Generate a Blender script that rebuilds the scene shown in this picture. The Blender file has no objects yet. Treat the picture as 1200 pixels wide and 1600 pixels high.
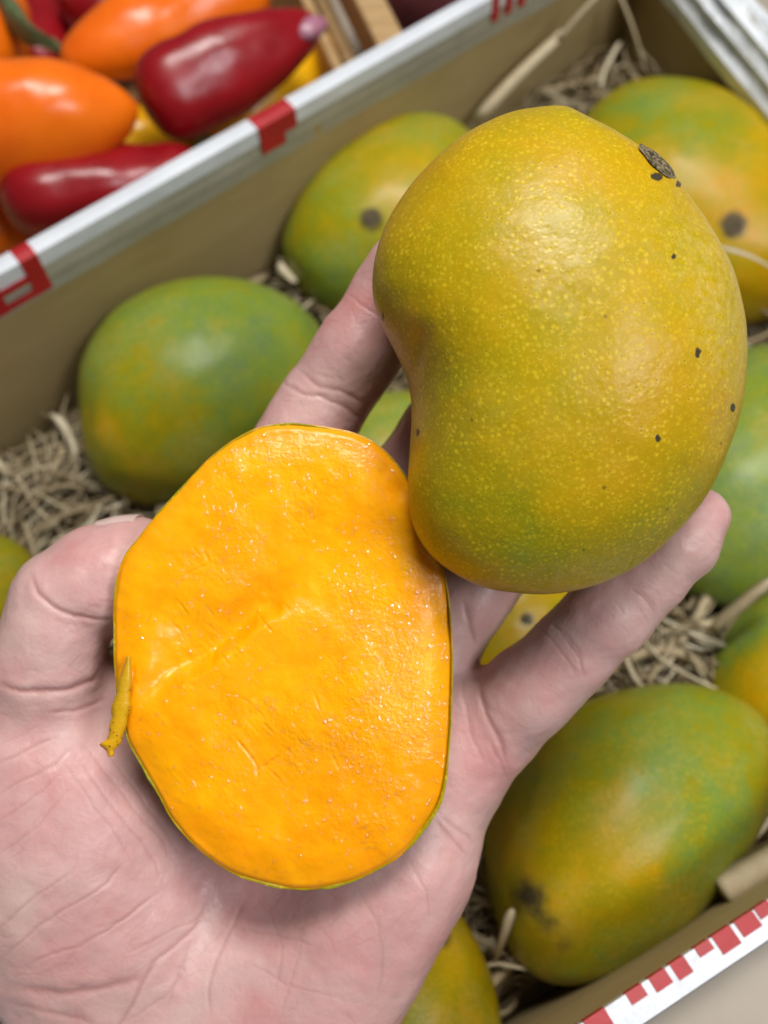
import bpy, math, random
import numpy as np
from mathutils import Vector, Matrix

# ------------------------------------------------------------------ camera, world, lamps
sc = bpy.context.scene
PITCH = math.radians(64.0)
CAM_H = 35.4                      # cm above the counter
F = 1440.0                        # focal length in photo pixels (1200 x 1600)
RT = np.array([1.0, 0, 0])
UP = np.array([0, math.sin(PITCH), math.cos(PITCH)])
FW = np.array([0, math.cos(PITCH), -math.sin(PITCH)])
CAM = np.array([0, 0, CAM_H])
cam = bpy.data.cameras.new("camera")
cam_ob = bpy.data.objects.new("camera", cam)
sc.collection.objects.link(cam_ob)
cam_ob.location = (0, 0, CAM_H / 100)
cam_ob.rotation_euler = (math.pi / 2 - PITCH, 0, 0)
cam.sensor_fit = 'VERTICAL'
cam.sensor_height = 36.0
cam.lens = 36.0 * F / 1600
cam.clip_start = 0.01
cam.clip_end = 60
cam.dof.use_dof = True
cam.dof.focus_distance = 0.179
cam.dof.aperture_fstop = 10.5
sc.camera = cam_ob

world = bpy.data.worlds.new("World")
sc.world = world
world.use_nodes = True
world.node_tree.nodes["Background"].inputs[0].default_value = (0.97, 0.97, 1.0, 1)
world.node_tree.nodes["Background"].inputs[1].default_value = 0.10
sc.view_settings.view_transform = 'Standard'
sc.view_settings.look = 'None'
sc.view_settings.exposure = 0.13
sc.view_settings.gamma = 1.0


def area_lamp(name, loc, aim, sx, sy, watts, col):
    l = bpy.data.lights.new(name, 'AREA')
    l.shape = 'RECTANGLE'
    l.size, l.size_y, l.energy, l.color = sx, sy, watts, col
    o = bpy.data.objects.new(name, l)
    sc.collection.objects.link(o)
    o.location = loc
    d = Vector(aim) - Vector(loc)
    o.rotation_euler = d.to_track_quat('-Z', 'Y').to_euler()
    return o


area_lamp("stall_lamp", (0.06, 0.36, 0.96), (0, 0.12, 0.15), 0.40, 0.24, 7.1, (1.0, 0.97, 0.92))
area_lamp("stall_lamp", (0.52, -0.22, 0.92), (0, 0.10, 0.15), 0.34, 0.26, 4.4, (0.95, 0.97, 1.0))

# ------------------------------------------------------------------ helpers


def c2w(X, Y, D):
    """camera-frame cm -> world metres"""
    X, Y, D = (np.asarray(a, float) for a in (X, Y, D))
    p = CAM + X[..., None] * RT + Y[..., None] * UP + D[..., None] * FW
    return p / 100.0


def pxc(px, py, d):
    return np.array([(px - 600) / F * d, (800 - py) / F * d, d], float)


def pxw(px, py, d):
    return c2w(*pxc(px, py, d))


def ray(px, py):
    return (px - 600) / F * RT + (800 - py) / F * UP + FW


def at_z(px, py, z):
    """point in cm where the sight line of a photo pixel meets height z (cm)"""
    r = ray(px, py)
    return CAM + r * ((z - CAM_H) / r[2])


def project(pw):
    q = np.asarray(pw) * 100.0 - CAM
    d = q @ FW
    return 600 + F * (q @ RT) / d, 800 - F * (q @ UP) / d, d


def hash3(i, j, k, seed):
    h = (i * 374761393 + j * 668265263 + k * 2147483647 + seed * 1274126177) & 0xffffffff
    h = ((h ^ (h >> 13)) * 1274126177) & 0xffffffff
    h = ((h ^ (h >> 15)) * 2246822519) & 0xffffffff
    return ((h ^ (h >> 16)) & 0xffff) / 65535.0


def vnoise(p, seed=0):
    p = np.asarray(p, float)
    i = np.floor(p).astype(np.int64)
    f = p - i
    u = f * f * f * (f * (f * 6 - 15) + 10)
    r = 0
    for a in (0, 1):
        for b in (0, 1):
            for c in (0, 1):
                w = (u[..., 0] if a else 1 - u[..., 0]) * (u[..., 1] if b else 1 - u[..., 1]) * (u[..., 2] if c else 1 - u[..., 2])
                r = r + w * hash3(i[..., 0] + a, i[..., 1] + b, i[..., 2] + c, seed)
    return r * 2 - 1


def fbm(p, octv=4, seed=0, gain=0.5):
    s, a = 0, 1.0
    p = np.asarray(p, float)
    for o in range(octv):
        s = s + a * vnoise(p * (2.03 ** o), seed + o * 17)
        a *= gain
    return s


def mesh_ob(name, verts, faces, mat=None, parent=None, smooth=True, attrs=None, loc=None):
    """verts in world metres; loc: world origin for the object"""
    me = bpy.data.meshes.new(name)
    v = np.asarray(verts, float)
    o = bpy.data.objects.new(name, me)
    org = np.zeros(3)
    if loc is not None:
        org = np.asarray(loc, float)
    elif parent is not None:
        org = np.array(parent.location)
    v = v - org
    if isinstance(faces, np.ndarray):
        n, m = faces.shape
        me.vertices.add(len(v))
        me.vertices.foreach_set("co", v.astype(np.float32).ravel())
        me.loops.add(n * m)
        me.loops.foreach_set("vertex_index", faces.astype(np.int32).ravel())
        me.polygons.add(n)
        me.polygons.foreach_set("loop_start", np.arange(0, n * m, m, dtype=np.int32))
        me.update(calc_edges=True)
    else:
        me.from_pydata(v.tolist(), [], faces)
    me.validate()
    if smooth:
        me.polygons.foreach_set("use_smooth", [True] * len(me.polygons))
    for k, a in (attrs or {}).items():
        at = me.attributes.new(k, 'FLOAT', 'POINT')
        at.data.foreach_set("value", np.asarray(a, np.float32))
    if mat:
        me.materials.append(mat)
    sc.collection.objects.link(o)
    if parent is not None:
        o.parent = parent
        if loc is not None:
            o.location = org - np.array(parent.location)
    else:
        o.location = org
    return o


def tag(o, label=None, cat=None, group=None, kind=None):
    for k, v in (("label", label), ("category", cat), ("group", group), ("kind", kind)):
        if v:
            o[k] = v
    return o


def empty(name, loc, label, cat, group=None):
    o = bpy.data.objects.new(name, None)
    o.empty_display_size = 0.02
    sc.collection.objects.link(o)
    o.location = loc
    return tag(o, label, cat, group)


def grid_faces(nu, nv, wrap_u=False):
    """verts index = i*nv + j ; i along u (maybe wrapped), j along v"""
    iu = np.arange(nu if wrap_u else nu - 1)
    jv = np.arange(nv - 1)
    I, J = np.meshgrid(iu, jv, indexing='ij')
    I2 = (I + 1) % nu
    return np.stack([I * nv + J, I2 * nv + J, I2 * nv + J + 1, I * nv + J + 1], -1).reshape(-1, 4)


def spline_closed(pts, n):
    """closed Catmull-Rom through pts, resampled to n points of equal arc"""
    P = np.asarray(pts, float)
    m = len(P)
    out = []
    for i in range(m):
        p0, p1, p2, p3 = P[i - 1], P[i], P[(i + 1) % m], P[(i + 2) % m]
        t = np.linspace(0, 1, 24, endpoint=False)[:, None]
        out.append(0.5 * ((2 * p1) + (-p0 + p2) * t + (2 * p0 - 5 * p1 + 4 * p2 - p3) * t ** 2 + (-p0 + 3 * p1 - 3 * p2 + p3) * t ** 3))
    Q = np.concatenate(out)
    for _ in range(6):
        Q = (np.roll(Q, 1, 0) + 2 * Q + np.roll(Q, -1, 0)) / 4
    C = np.vstack([Q, Q[:1]])
    L = np.r_[0, np.cumsum(np.linalg.norm(np.diff(C, axis=0), axis=1))]
    s = np.linspace(0, L[-1], n, endpoint=False)
    return np.stack([np.interp(s, L, C[:, k]) for k in range(C.shape[1])], 1)


def smoothstep(a, b, x):
    t = np.clip((x - a) / (b - a), 0, 1)
    return t * t * (3 - 2 * t)


def seg_dist(px, py, poly):
    """distance in photo pixels to a polyline and the arc fraction 0..1 of the nearest point"""
    poly = np.asarray(poly, float)
    L = np.r_[0, np.cumsum(np.linalg.norm(np.diff(poly, axis=0), axis=1))]
    best = np.full(np.shape(px), 1e9)
    arc = np.zeros(np.shape(px))
    for i in range(len(poly) - 1):
        a, b = poly[i], poly[i + 1]
        ab = b - a
        t = np.clip(((px - a[0]) * ab[0] + (py - a[1]) * ab[1]) / (ab @ ab), 0, 1)
        d = np.hypot(px - a[0] - t * ab[0], py - a[1] - t * ab[1])
        m = d < best
        best = np.where(m, d, best)
        arc = np.where(m, (L[i] + t * (L[i + 1] - L[i])) / L[-1], arc)
    return best, arc


# ------------------------------------------------------------------ materials
class NT:
    def __init__(self, name):
        self.m = bpy.data.materials.new(name)
        self.m.use_nodes = True
        self.t = self.m.node_tree
        self.b = self.t.nodes["Principled BSDF"]

    def n(self, typ, **kw):
        nd = self.t.nodes.new(typ)
        for k, v in kw.items():
            if k.startswith("i_"):
                key = k[2:]
                key = int(key) if key.isdigit() else key.replace("_", " ")
                nd.inputs[key].default_value = v
            else:
                setattr(nd, k, v)
        return nd

    def l(self, a, b):
        self.t.links.new(a, b)

    def coord(self):
        return self.n("ShaderNodeTexCoord").outputs["Object"]

    def noise(self, scale, detail=4, rough=0.55, vec=None, dist=0.0):
        nd = self.n("ShaderNodeTexNoise", i_Scale=scale, i_Detail=detail, i_Roughness=rough, i_Distortion=dist)
        self.l(vec or self.coord(), nd.inputs["Vector"])
        return nd.outputs["Fac"]

    def math(self, op, a, b=None, c=None, clamp=False):
        nd = self.n("ShaderNodeMath", operation=op, use_clamp=clamp)
        for i, x in enumerate((a, b, c)):
            if x is None:
                continue
            if isinstance(x, (int, float)):
                nd.inputs[i].default_value = x
            else:
                self.l(x, nd.inputs[i])
        return nd.outputs[0]

    def attr(self, name):
        return self.n("ShaderNodeAttribute", attribute_name=name).outputs["Fac"]

    def ramp(self, fac, stops, interp='LINEAR'):
        nd = self.n("ShaderNodeValToRGB")
        nd.color_ramp.interpolation = interp
        el = nd.color_ramp.elements
        while len(el) < len(stops):
            el.new(0.5)
        for e, (p, c) in zip(el, stops):
            e.position = p
            e.color = (*c, 1) if len(c) == 3 else c
        self.l(fac, nd.inputs[0])
        return nd.outputs[0]

    def mix(self, fac, a, b, blend='MIX'):
        nd = self.n("ShaderNodeMix", data_type='RGBA', blend_type=blend)
        for s, x in ((0, fac), (6, a), (7, b)):
            if isinstance(x, (int, float)):
                nd.inputs[s].default_value = x
            elif isinstance(x, tuple):
                nd.inputs[s].default_value = (*x, 1)
            else:
                self.l(x, nd.inputs[s])
        return nd.outputs[2]

    def remap(self, x, a, b, c=0.0, d=1.0, smooth=False):
        nd = self.n("ShaderNodeMapRange")
        if smooth:
            nd.interpolation_type = 'SMOOTHSTEP'
        self.l(x, nd.inputs[0])
        for i, v in enumerate((a, b, c, d)):
            nd.inputs[i + 1].default_value = v
        return nd.outputs[0]

    def bump(self, h, strength, dist, prev=None):
        nd = self.n("ShaderNodeBump", i_Strength=strength, i_Distance=dist)
        self.l(h, nd.inputs["Height"])
        if prev is not None:
            self.l(prev, nd.inputs["Normal"])
        return nd.outputs[0]

    def out(self, col=None, rough=None, normal=None, **kw):
        b = self.b
        for key, x in (("Base Color", col), ("Roughness", rough), ("Normal", normal)):
            if x is None:
                continue
            if isinstance(x, (int, float)):
                b.inputs[key].default_value = x
            elif isinstance(x, tuple):
                b.inputs[key].default_value = (*x, 1)
            else:
                self.l(x, b.inputs[key])
        for k, v in kw.items():
            b.inputs[k.replace("_", " ")].default_value = v
        return self.m


def mat_mango(name, lent=1.0, spots=1.0, mott=0.30, dks=(0.42, 0.62)):
    t = NT(name)
    co = t.coord()
    ripe = t.attr("ripe")
    n1 = t.noise(55, 4, 0.6, co)
    n2 = t.noise(240, 3, 0.6, co)
    v = t.math('ADD', ripe, t.math('MULTIPLY', t.math('SUBTRACT', n1, 0.5), mott))
    v = t.math('ADD', v, t.math('MULTIPLY', t.math('SUBTRACT', n2, 0.5), mott * 0.75))
    col = t.ramp(v, [(0.0, (0.125, 0.220, 0.075)), (0.25, (0.175, 0.262, 0.030)), (0.46, (0.272, 0.250, 0.004)),
                     (0.72, (0.435, 0.278, 0.0012)), (1.0, (0.545, 0.258, 0.0015))])
    # pale waxy bloom; also carries the whole mango's painted highlight
    wax_glint = t.math('MULTIPLY', t.attr("wax_glint"), t.remap(t.noise(500, 3, 0.7, co), 0.35, 0.7))
    col = t.mix(t.math('MULTIPLY', wax_glint, 0.50), col, (0.60, 0.47, 0.19))
    # lenticels: pale dots, some with a dark core
    vor = t.n("ShaderNodeTexVoronoi", i_Scale=780.0, i_Randomness=1.0)
    t.l(co, vor.inputs["Vector"])
    d = vor.outputs["Distance"]
    sep = t.n("ShaderNodeSeparateColor")
    t.l(vor.outputs["Color"], sep.inputs[0])
    dens = t.remap(t.noise(70, 2, 0.5, co), 0.32, 0.62, 0.35, 1.0)
    dot = t.math('MULTIPLY', t.remap(d, 0.42, 0.16, 0, 1, True), dens)
    col = t.mix(t.math('MULTIPLY', dot, 0.46 * lent), col, (0.74, 0.54, 0.020))
    core = t.math('MULTIPLY', t.remap(d, 0.20, 0.09, 0, 1, True), t.math('GREATER_THAN', sep.outputs[0], 0.66))
    col = t.mix(t.math('MULTIPLY', core, 0.85 * lent), col, (0.16, 0.09, 0.015))
    vor3 = t.n("ShaderNodeTexVoronoi", i_Scale=1350.0, i_Randomness=1.0)
    t.l(co, vor3.inputs["Vector"])
    tiny = t.remap(vor3.outputs["Distance"], 0.45, 0.15, 0, 1, True)
    col = t.mix(t.math('MULTIPLY', tiny, 0.26 * lent), col, (0.72, 0.52, 0.02))
    # scattered black specks
    vor2 = t.n("ShaderNodeTexVoronoi", i_Scale=150.0, i_Randomness=1.0)
    t.l(co, vor2.inputs["Vector"])
    sep2 = t.n("ShaderNodeSeparateColor")
    t.l(vor2.outputs["Color"], sep2.inputs[0])
    sp = t.math('MULTIPLY', t.remap(vor2.outputs["Distance"], 0.075, 0.045, 0, 1, True), t.math('GREATER_THAN', sep2.outputs[1], 0.55))
    col = t.mix(t.math('MULTIPLY', sp, 0.9 * spots), col, (0.035, 0.028, 0.012))
    # dark blotches (rot, latex burn)
    dk = t.remap(t.math('ADD', t.attr("dark"), t.math('MULTIPLY', t.math('SUBTRACT', t.noise(330, 4, 0.65, co), 0.5), 0.7)), dks[0], dks[1], 0, 1, True)
    dk = t.math('MULTIPLY', dk, t.math('GREATER_THAN', t.attr("dark"), 0.06))
    col = t.mix(dk, col, (0.050, 0.040, 0.022))
    h = t.math('SUBTRACT', t.noise(800, 3, 0.6, co), t.math('MULTIPLY', dot, 0.35))
    nrm = t.bump(h, 0.28, 0.0004)
    rough = t.remap(t.noise(90, 3, 0.6, co), 0.3, 0.7, 0.29, 0.38)
    m = t.out(col, rough, nrm, Subsurface_Weight=0.05, Subsurface_Scale=0.002, Specular_IOR_Level=0.27)
    t.b.inputs["Subsurface Radius"].default_value = (1.0, 0.5, 0.1)
    return m


def mat_flesh():
    t = NT("mango_flesh")
    co = t.coord()
    n = t.noise(190, 5, 0.6, co, 0.6)
    n2 = t.noise(45, 3, 0.5, co)
    f = t.math('ADD', t.math('MULTIPLY', n, 0.45), t.math('MULTIPLY', n2, 0.55))
    col = t.ramp(f, [(0.32, (0.95, 0.315, 0.0005)), (0.50, (0.98, 0.378, 0.0006)), (0.64, (1.0, 0.435, 0.001))])
    col = t.mix(t.math('MULTIPLY', t.attr("edge"), 0.75), col, (0.90, 0.33, 0.004))
    col = t.mix(t.math('MULTIPLY', t.attr("cut"), 0.75), col, (0.88, 0.285, 0.003))
    g = t.noise(1150, 2.0, 0.55, co)
    g2 = t.noise(2100, 2.0, 0.6, co)
    g3 = t.noise(420, 4, 0.6, co)
    h = t.math('ADD', t.math('MULTIPLY', g, t.math('MULTIPLY', t.attr("grain"), 0.55)), t.math('MULTIPLY', g3, 0.14))
    nrm = t.bump(h, 0.8, 0.0004)
    # the film of juice has its own, much finer relief: scattered small glints
    hw = t.math('ADD', t.math('MULTIPLY', g, t.math('MULTIPLY', t.attr("grain"), 0.8)), t.math('MULTIPLY', g3, 0.3))
    nw = t.bump(hw, 0.9, 0.0005)
    t.l(nw, t.b.inputs["Coat Normal"])
    m = t.out(col, 0.38, nrm, Subsurface_Weight=0.22, Subsurface_Scale=0.004, Specular_IOR_Level=0.12, Coat_Weight=0.38, Coat_Roughness=0.09, Coat_IOR=1.45)
    t.b.inputs["Subsurface Radius"].default_value = (1.0, 0.45, 0.05)
    return m


def mat_skin():
    t = NT("hand_skin")
    co = t.coord()
    big = t.noise(42, 4, 0.6, co, 0.4)
    mid = t.noise(170, 4, 0.65, co)
    red = t.math('ADD', t.attr("red"), t.math('MULTIPLY', t.math('SUBTRACT', big, 0.5), 1.3))
    red = t.math('ADD', red, t.math('MULTIPLY', t.math('SUBTRACT', mid, 0.5), 0.45))
    col = t.ramp(red, [(0.0, (0.64, 0.440, 0.400)), (0.35, (0.605, 0.360, 0.338)), (0.7, (0.56, 0.270, 0.258)), (1.0, (0.53, 0.205, 0.185))])
    vein = t.remap(t.noise(26, 2, 0.5, co, 1.2), 0.56, 0.70, 0, 0.30)
    col = t.mix(vein, col, (0.46, 0.385, 0.36))
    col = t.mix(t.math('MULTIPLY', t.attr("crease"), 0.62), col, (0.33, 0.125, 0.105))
    # papillary ridges and fine cross lines
    wav = t.n("ShaderNodeTexWave", wave_type='BANDS', bands_direction='DIAGONAL', i_Scale=900.0, i_Distortion=9.0, i_Detail=2.0)
    wav.inputs["Detail Scale"].default_value = 0.04
    t.l(co, wav.inputs["Vector"])
    vor = t.n("ShaderNodeTexVoronoi", feature='DISTANCE_TO_EDGE', i_Scale=330.0)
    t.l(co, vor.inputs["Vector"])
    cell = t.remap(vor.outputs["Distance"], 0.0, 0.09, 0, 1)
    h = t.math('ADD', t.math('MULTIPLY', wav.outputs["Fac"], 0.04), t.math('MULTIPLY', cell, 0.12))
    h = t.math('ADD', h, t.math('MULTIPLY', t.noise(1100, 4, 0.7, co), 0.8))
    nrm = t.bump(h, 0.30, 0.0004)
    rough = t.remap(mid, 0.3, 0.7, 0.33, 0.46)
    m = t.out(col, rough, nrm, Subsurface_Weight=0.28, Subsurface_Scale=0.004, Specular_IOR_Level=0.42)
    t.b.inputs["Subsurface Radius"].default_value = (1.0, 0.35, 0.2)
    return m


def mat_simple(name, c1, c2, scale, rough=0.5, bump=0.2, bd=0.0005, stretch=None, lo_hi=(0.3, 0.7), **kw):
    t = NT(name)
    co = t.coord()
    if stretch:
        mp = t.n("ShaderNodeMapping")
        mp.inputs["Scale"].default_value = stretch
        t.l(co, mp.inputs["Vector"])
        co = mp.outputs[0]
    n = t.noise(scale, 5, 0.6, co)
    col = t.ramp(n, [(lo_hi[0], c1), (lo_hi[1], c2)])
    nrm = t.bump(t.noise(scale * 3, 4, 0.6, co), bump, bd)
    return t.out(col, rough, nrm, **kw)


def mat_straw():
    t = NT("straw")
    tone = t.attr("tone")
    n = t.noise(260, 3, 0.6)
    f = t.math('ADD', tone, t.math('MULTIPLY', t.math('SUBTRACT', n, 0.5), 0.4))
    col = t.ramp(f, [(0.0, (0.165, 0.115, 0.055)), (0.45, (0.36, 0.28, 0.165)), (0.8, (0.52, 0.44, 0.29)), (1.0, (0.66, 0.58, 0.42))])
    return t.out(col, 0.6, t.bump(n, 0.3, 0.0004), Specular_IOR_Level=0.3)


def mat_pepper(name, c1, c2):
    t = NT(name)
    co = t.coord()
    col = t.ramp(t.noise(38, 3, 0.5, co), [(0.3, c1), (0.7, c2)])
    nrm = t.bump(t.noise(70, 2, 0.5, co), 0.3, 0.0015)
    return t.out(col, t.remap(t.noise(60, 3, 0.6, co), 0.3, 0.7, 0.24, 0.36), nrm, Subsurface_Weight=0.05, Subsurface_Scale=0.004,
                 Specular_IOR_Level=0.45)


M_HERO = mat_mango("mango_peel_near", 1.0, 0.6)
M_MANGO = mat_mango("mango_peel_far", 0.6, 0.6, 0.55, (0.25, 0.95))
M_FLESH = mat_flesh()


def mat_shred():
    t = NT("peel_shred_skin")
    co = t.coord()
    col = t.ramp(t.attr("ripe"), [(0.5, (0.42, 0.26, 0.008)), (0.7, (0.66, 0.37, 0.006)), (0.9, (0.90, 0.45, 0.006))])
    vor = t.n("ShaderNodeTexVoronoi", i_Scale=760.0)
    t.l(co, vor.inputs["Vector"])
    col = t.mix(t.remap(vor.outputs["Distance"], 0.19, 0.10, 0, 1, True), col, (0.12, 0.06, 0.010))
    return t.out(col, 0.35, t.bump(t.noise(700, 3, 0.6, co), 0.4, 0.0005), Subsurface_Weight=0.1, Subsurface_Scale=0.002)


M_SHRED = mat_shred()


def mat_juice():
    t = NT("mango_juice")
    tr = t.n("ShaderNodeBsdfTransparent")
    gl = t.n("ShaderNodeBsdfGlossy")
    gl.inputs["Roughness"].default_value = 0.06
    mx = t.n("ShaderNodeMixShader")
    mx.inputs[0].default_value = 0.11
    t.l(tr.outputs[0], mx.inputs[1])
    t.l(gl.outputs[0], mx.inputs[2])
    t.l(mx.outputs[0], t.t.nodes["Material Output"].inputs["Surface"])
    return t.m


M_JUICE = mat_juice()
M_SKIN = mat_skin()
M_STRAW = mat_straw()
M_NAIL = mat_simple("finger_nail", (0.60, 0.42, 0.38), (0.66, 0.50, 0.45), 150, 0.3, 0.1)
M_SCAR = mat_simple("stem_scar", (0.048, 0.036, 0.018), (0.17, 0.125, 0.062), 700, 0.75, 0.8, 0.0012)
M_SCAR_NEAR = mat_simple("stem_scar_near", (0.040, 0.030, 0.014), (0.40, 0.31, 0.16), 1300, 0.7, 1.0, 0.0010, lo_hi=(0.42, 0.56))
M_CARD = mat_simple("brown_cardboard", (0.36, 0.265, 0.112), (0.42, 0.312, 0.145), 30, 0.75, 0.15, 0.0006, (1, 1, 4))
M_WHITE = mat_simple("white_coated_card", (0.58, 0.61, 0.66), (0.68, 0.71, 0.75), 60, 0.33, 0.25, 0.0012)
M_FILM = mat_simple("white_plastic_film", (0.62, 0.66, 0.70), (0.80, 0.83, 0.86), 40, 0.20, 0.5, 0.003)
M_LINER = mat_simple("shaded_white_liner", (0.30, 0.28, 0.22), (0.38, 0.36, 0.30), 40, 0.35, 0.3, 0.002)  # translucent white film, its shade mixed into this grey-beige
M_RED = mat_simple("red_print", (0.33, 0.005, 0.010), (0.42, 0.010, 0.017), 90, 0.5, 0.2, 0.0008)
M_COUNTER = mat_simple("counter_top", (0.43, 0.365, 0.29), (0.52, 0.455, 0.375), 14, 0.6, 0.2, 0.001)
M_WOOD = mat_simple("crate_wood", (0.36, 0.215, 0.085), (0.52, 0.345, 0.165), 60, 0.65, 0.35, 0.0012, (1, 6, 6))
M_GREEN_STEM = mat_simple("pepper_stem_green", (0.075, 0.12, 0.045), (0.15, 0.19, 0.085), 180, 0.55, 0.3)
M_P_RED = mat_pepper("red_pepper_skin", (0.215, 0.003, 0.007), (0.31, 0.006, 0.011))
M_P_ORANGE = mat_pepper("orange_pepper_skin", (0.78, 0.125, 0.003), (0.90, 0.185, 0.004))
M_P_YELLOW = mat_pepper("yellow_pepper_skin", (0.78, 0.38, 0.004), (0.86, 0.47, 0.008))
M_TIP_GLINT = mat_simple("pepper_tip_glint", (0.30, 0.08, 0.13), (0.46, 0.24, 0.32), 160, 0.3, 0.1)
M_DARKFRUIT = mat_simple("dark_red_fruit_skin", (0.070, 0.014, 0.018), (0.13, 0.030, 0.034), 60, 0.4, 0.2)

# ------------------------------------------------------------------ counter
vv = np.array([[-1.5, -1.2, 0], [1.5, -1.2, 0], [1.5, 1.8, 0], [-1.5, 1.8, 0]], float)
tag(mesh_ob("counter", vv, [(0, 1, 2, 3)], M_COUNTER, smooth=False), kind="structure")

# ------------------------------------------------------------------ carton with the straw bedding
RIM = 11.0


def line_int(p, a, q, b):
    A = np.array([[a[0], -b[0]], [a[1], -b[1]]])
    t = np.linalg.solve(A, np.array([q[0] - p[0], q[1] - p[1]]))
    return np.array([p[0] + t[0] * a[0], p[1] + t[0] * a[1]])


la, lb = at_z(40, 384, RIM)[:2], at_z(600, 72, RIM)[:2]
ra, rb = at_z(975, 1612, RIM)[:2], at_z(1246, 1430, RIM)[:2]
fa, fb = at_z(1172, 0, RIM)[:2], at_z(1292, 140, RIM)[:2]
ld, rd, fd = (lb - la) / np.linalg.norm(lb - la), (rb - ra) / np.linalg.norm(rb - ra), (fb - fa) / np.linalg.norm(fb - fa)
K_LF = line_int(la, ld, fa, fd)
K_RF = line_int(ra, rd, fa, fd)
K_LN = la - ld * 16.0
nd_ = np.array([math.cos(math.radians(-52)), math.sin(math.radians(-52))])
K_RN = line_int(K_LN, nd_, ra, rd)
CEN = (K_LF + K_RF + K_LN + K_RN) / 4

box = empty("mango_carton", (CEN[0] / 100, CEN[1] / 100, 0.004), "open brown cardboard carton with white red-printed rim holding mangoes in straw", "carton")


def wall_frame(k0, k1):
    e = (k1 - k0) / np.linalg.norm(k1 - k0)
    n = np.array([-e[1], e[0]])
    if (CEN - k0) @ n < 0:
        n = -n
    return e, n, np.linalg.norm(k1 - k0)


def strip(k0, k1, s0, s1, prof, ns=24, wob=0.0, seed=1):
    """sweep an open profile [(inward cm, z cm), ...] along the wall line from s0 to s1; returns verts, faces"""
    e, n, L = wall_frame(k0, k1)
    S = np.linspace(s0, s1, ns)
    pr = np.asarray(prof, float)
    V = np.zeros((ns, len(pr), 3))
    for i, s in enumerate(S):
        w = wob * (vnoise(np.array([s * 0.35, 0.5, seed * 3.1])) + 0.6 * vnoise(np.array([s * 1.1, 2.5, seed * 1.7])))
        base = k0 + e * s
        if wob > 0.3:
            m_ = len(pr)
            w = np.array([0.95 * wob * vnoise(np.array([s * 0.55 + 9 * min(j, m_ - 1 - j), 3.5, seed])) + 0.35 * wob * vnoise(np.array([s * 1.5, min(j, m_ - 1 - j) * 1.7, seed])) for j in range(m_)])
        V[i, :, 0] = base[0] + n[0] * (pr[:, 0] + w * np.linspace(0, 1, len(pr)))
        V[i, :, 1] = base[1] + n[1] * (pr[:, 0] + w * np.linspace(0, 1, len(pr)))
        V[i, :, 2] = pr[:, 1] + 0.5 * w * (1 if wob <= 0.3 else 0.6)
    return V.reshape(-1, 3) / 100, grid_faces(ns, len(pr))


def closed_profile_ob(name, k0, k1, s0, s1, prof, mat, parent, ns=24, wob=0.0, seed=1):
    """solid swept along a wall from a closed profile, ends capped"""
    V, _ = strip(k0, k1, s0, s1, prof, ns, wob, seed)
    m = len(prof)
    fs = []
    for i in range(ns - 1):
        for j in range(m):
            j2 = (j + 1) % m
            fs.append((i * m + j, (i + 1) * m + j, (i + 1) * m + j2, i * m + j2))
    fs.append(tuple(range(m)))
    fs.append(tuple((ns - 1) * m + j for j in reversed(range(m))))
    return mesh_ob(name, V, fs, mat, parent, smooth=False)


def fold_profile(th, off, out_len, in_len, in_lean=0.0):
    """closed inverted-U profile folded over a wall top of thickness th, lying off cm outside of it"""
    t = 0.05
    o, i = -off, th + off
    z = RIM + off
    return [(o - t, RIM - out_len), (o - t, z + t), ((o + i) / 2, z + t + 0.05), (i + t, z + t), (i + t + in_lean, RIM - in_len), (i + in_lean, RIM - in_len), (i, z), (o, z)]


WT = 0.55
FILM = [(-0.12, RIM - 4.0), (-0.10, RIM + 0.05), (0.05, RIM + 0.22), (0.20, RIM + 0.10), (0.42, RIM + 0.26), (0.62, RIM + 0.05), (0.95, RIM - 0.10), (0.80, RIM - 0.45), (1.18, RIM - 0.75), (0.98, RIM - 1.15), (1.35, RIM - 1.55), (1.15, RIM - 2.3),
        (1.10, RIM - 2.3), (1.28, RIM - 1.56), (0.91, RIM - 1.15), (1.10, RIM - 0.76), (0.72, RIM - 0.45), (0.86, RIM - 0.13), (0.60, RIM - 0.02), (0.42, RIM + 0.19), (0.20, RIM + 0.04), (0.05, RIM + 0.15), (-0.06, RIM + 0.02), (-0.07, RIM - 4.0)]
for nm, k0, k1 in (("side_panel", K_LN, K_LF), ("end_panel", K_LF, K_RF), ("side_panel", K_RN, K_RF), ("end_panel", K_LN, K_RN)):
    L = np.linalg.norm(k1 - k0)
    e_in = WT + 0.01 if nm == "end_panel" else 0.0
    closed_profile_ob(nm, k0, k1, e_in, L - e_in, [(0, 0.45), (0, RIM), (WT, RIM), (WT, 0.45)], M_CARD, box, 20)
    if nm == "side_panel" and k0 is K_LN:
        closed_profile_ob("rim_band", k0, k1, 0.1, L - 0.1, fold_profile(WT, 0.02, 5.0, 0.55, 0.03), M_WHITE, box, 60, 0.06, 2)
        closed_profile_ob("inner_film", k0, k1, 0.2, L - 0.2, [(WT + 0.01, RIM - 0.45), (WT + 0.05, RIM - 0.45), (WT + 0.13, RIM - 1.1), (WT + 0.07, RIM - 1.2), (WT + 0.10, RIM - 1.75), (WT + 0.05, RIM - 1.8)], M_LINER, box, 70, 0.12, 6)
    elif nm == "side_panel":
        closed_profile_ob("rim_band", k0, k1, 0.1, L - 0.1, fold_profile(WT, 0.02, 6.0, 0.25, 0.0), M_WHITE, box, 60, 0.03, 3)
    else:
        closed_profile_ob("rim_band", k0, k1, 0.7, L - 0.7, FILM, M_FILM, box, 90, 0.40, 5)
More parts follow.
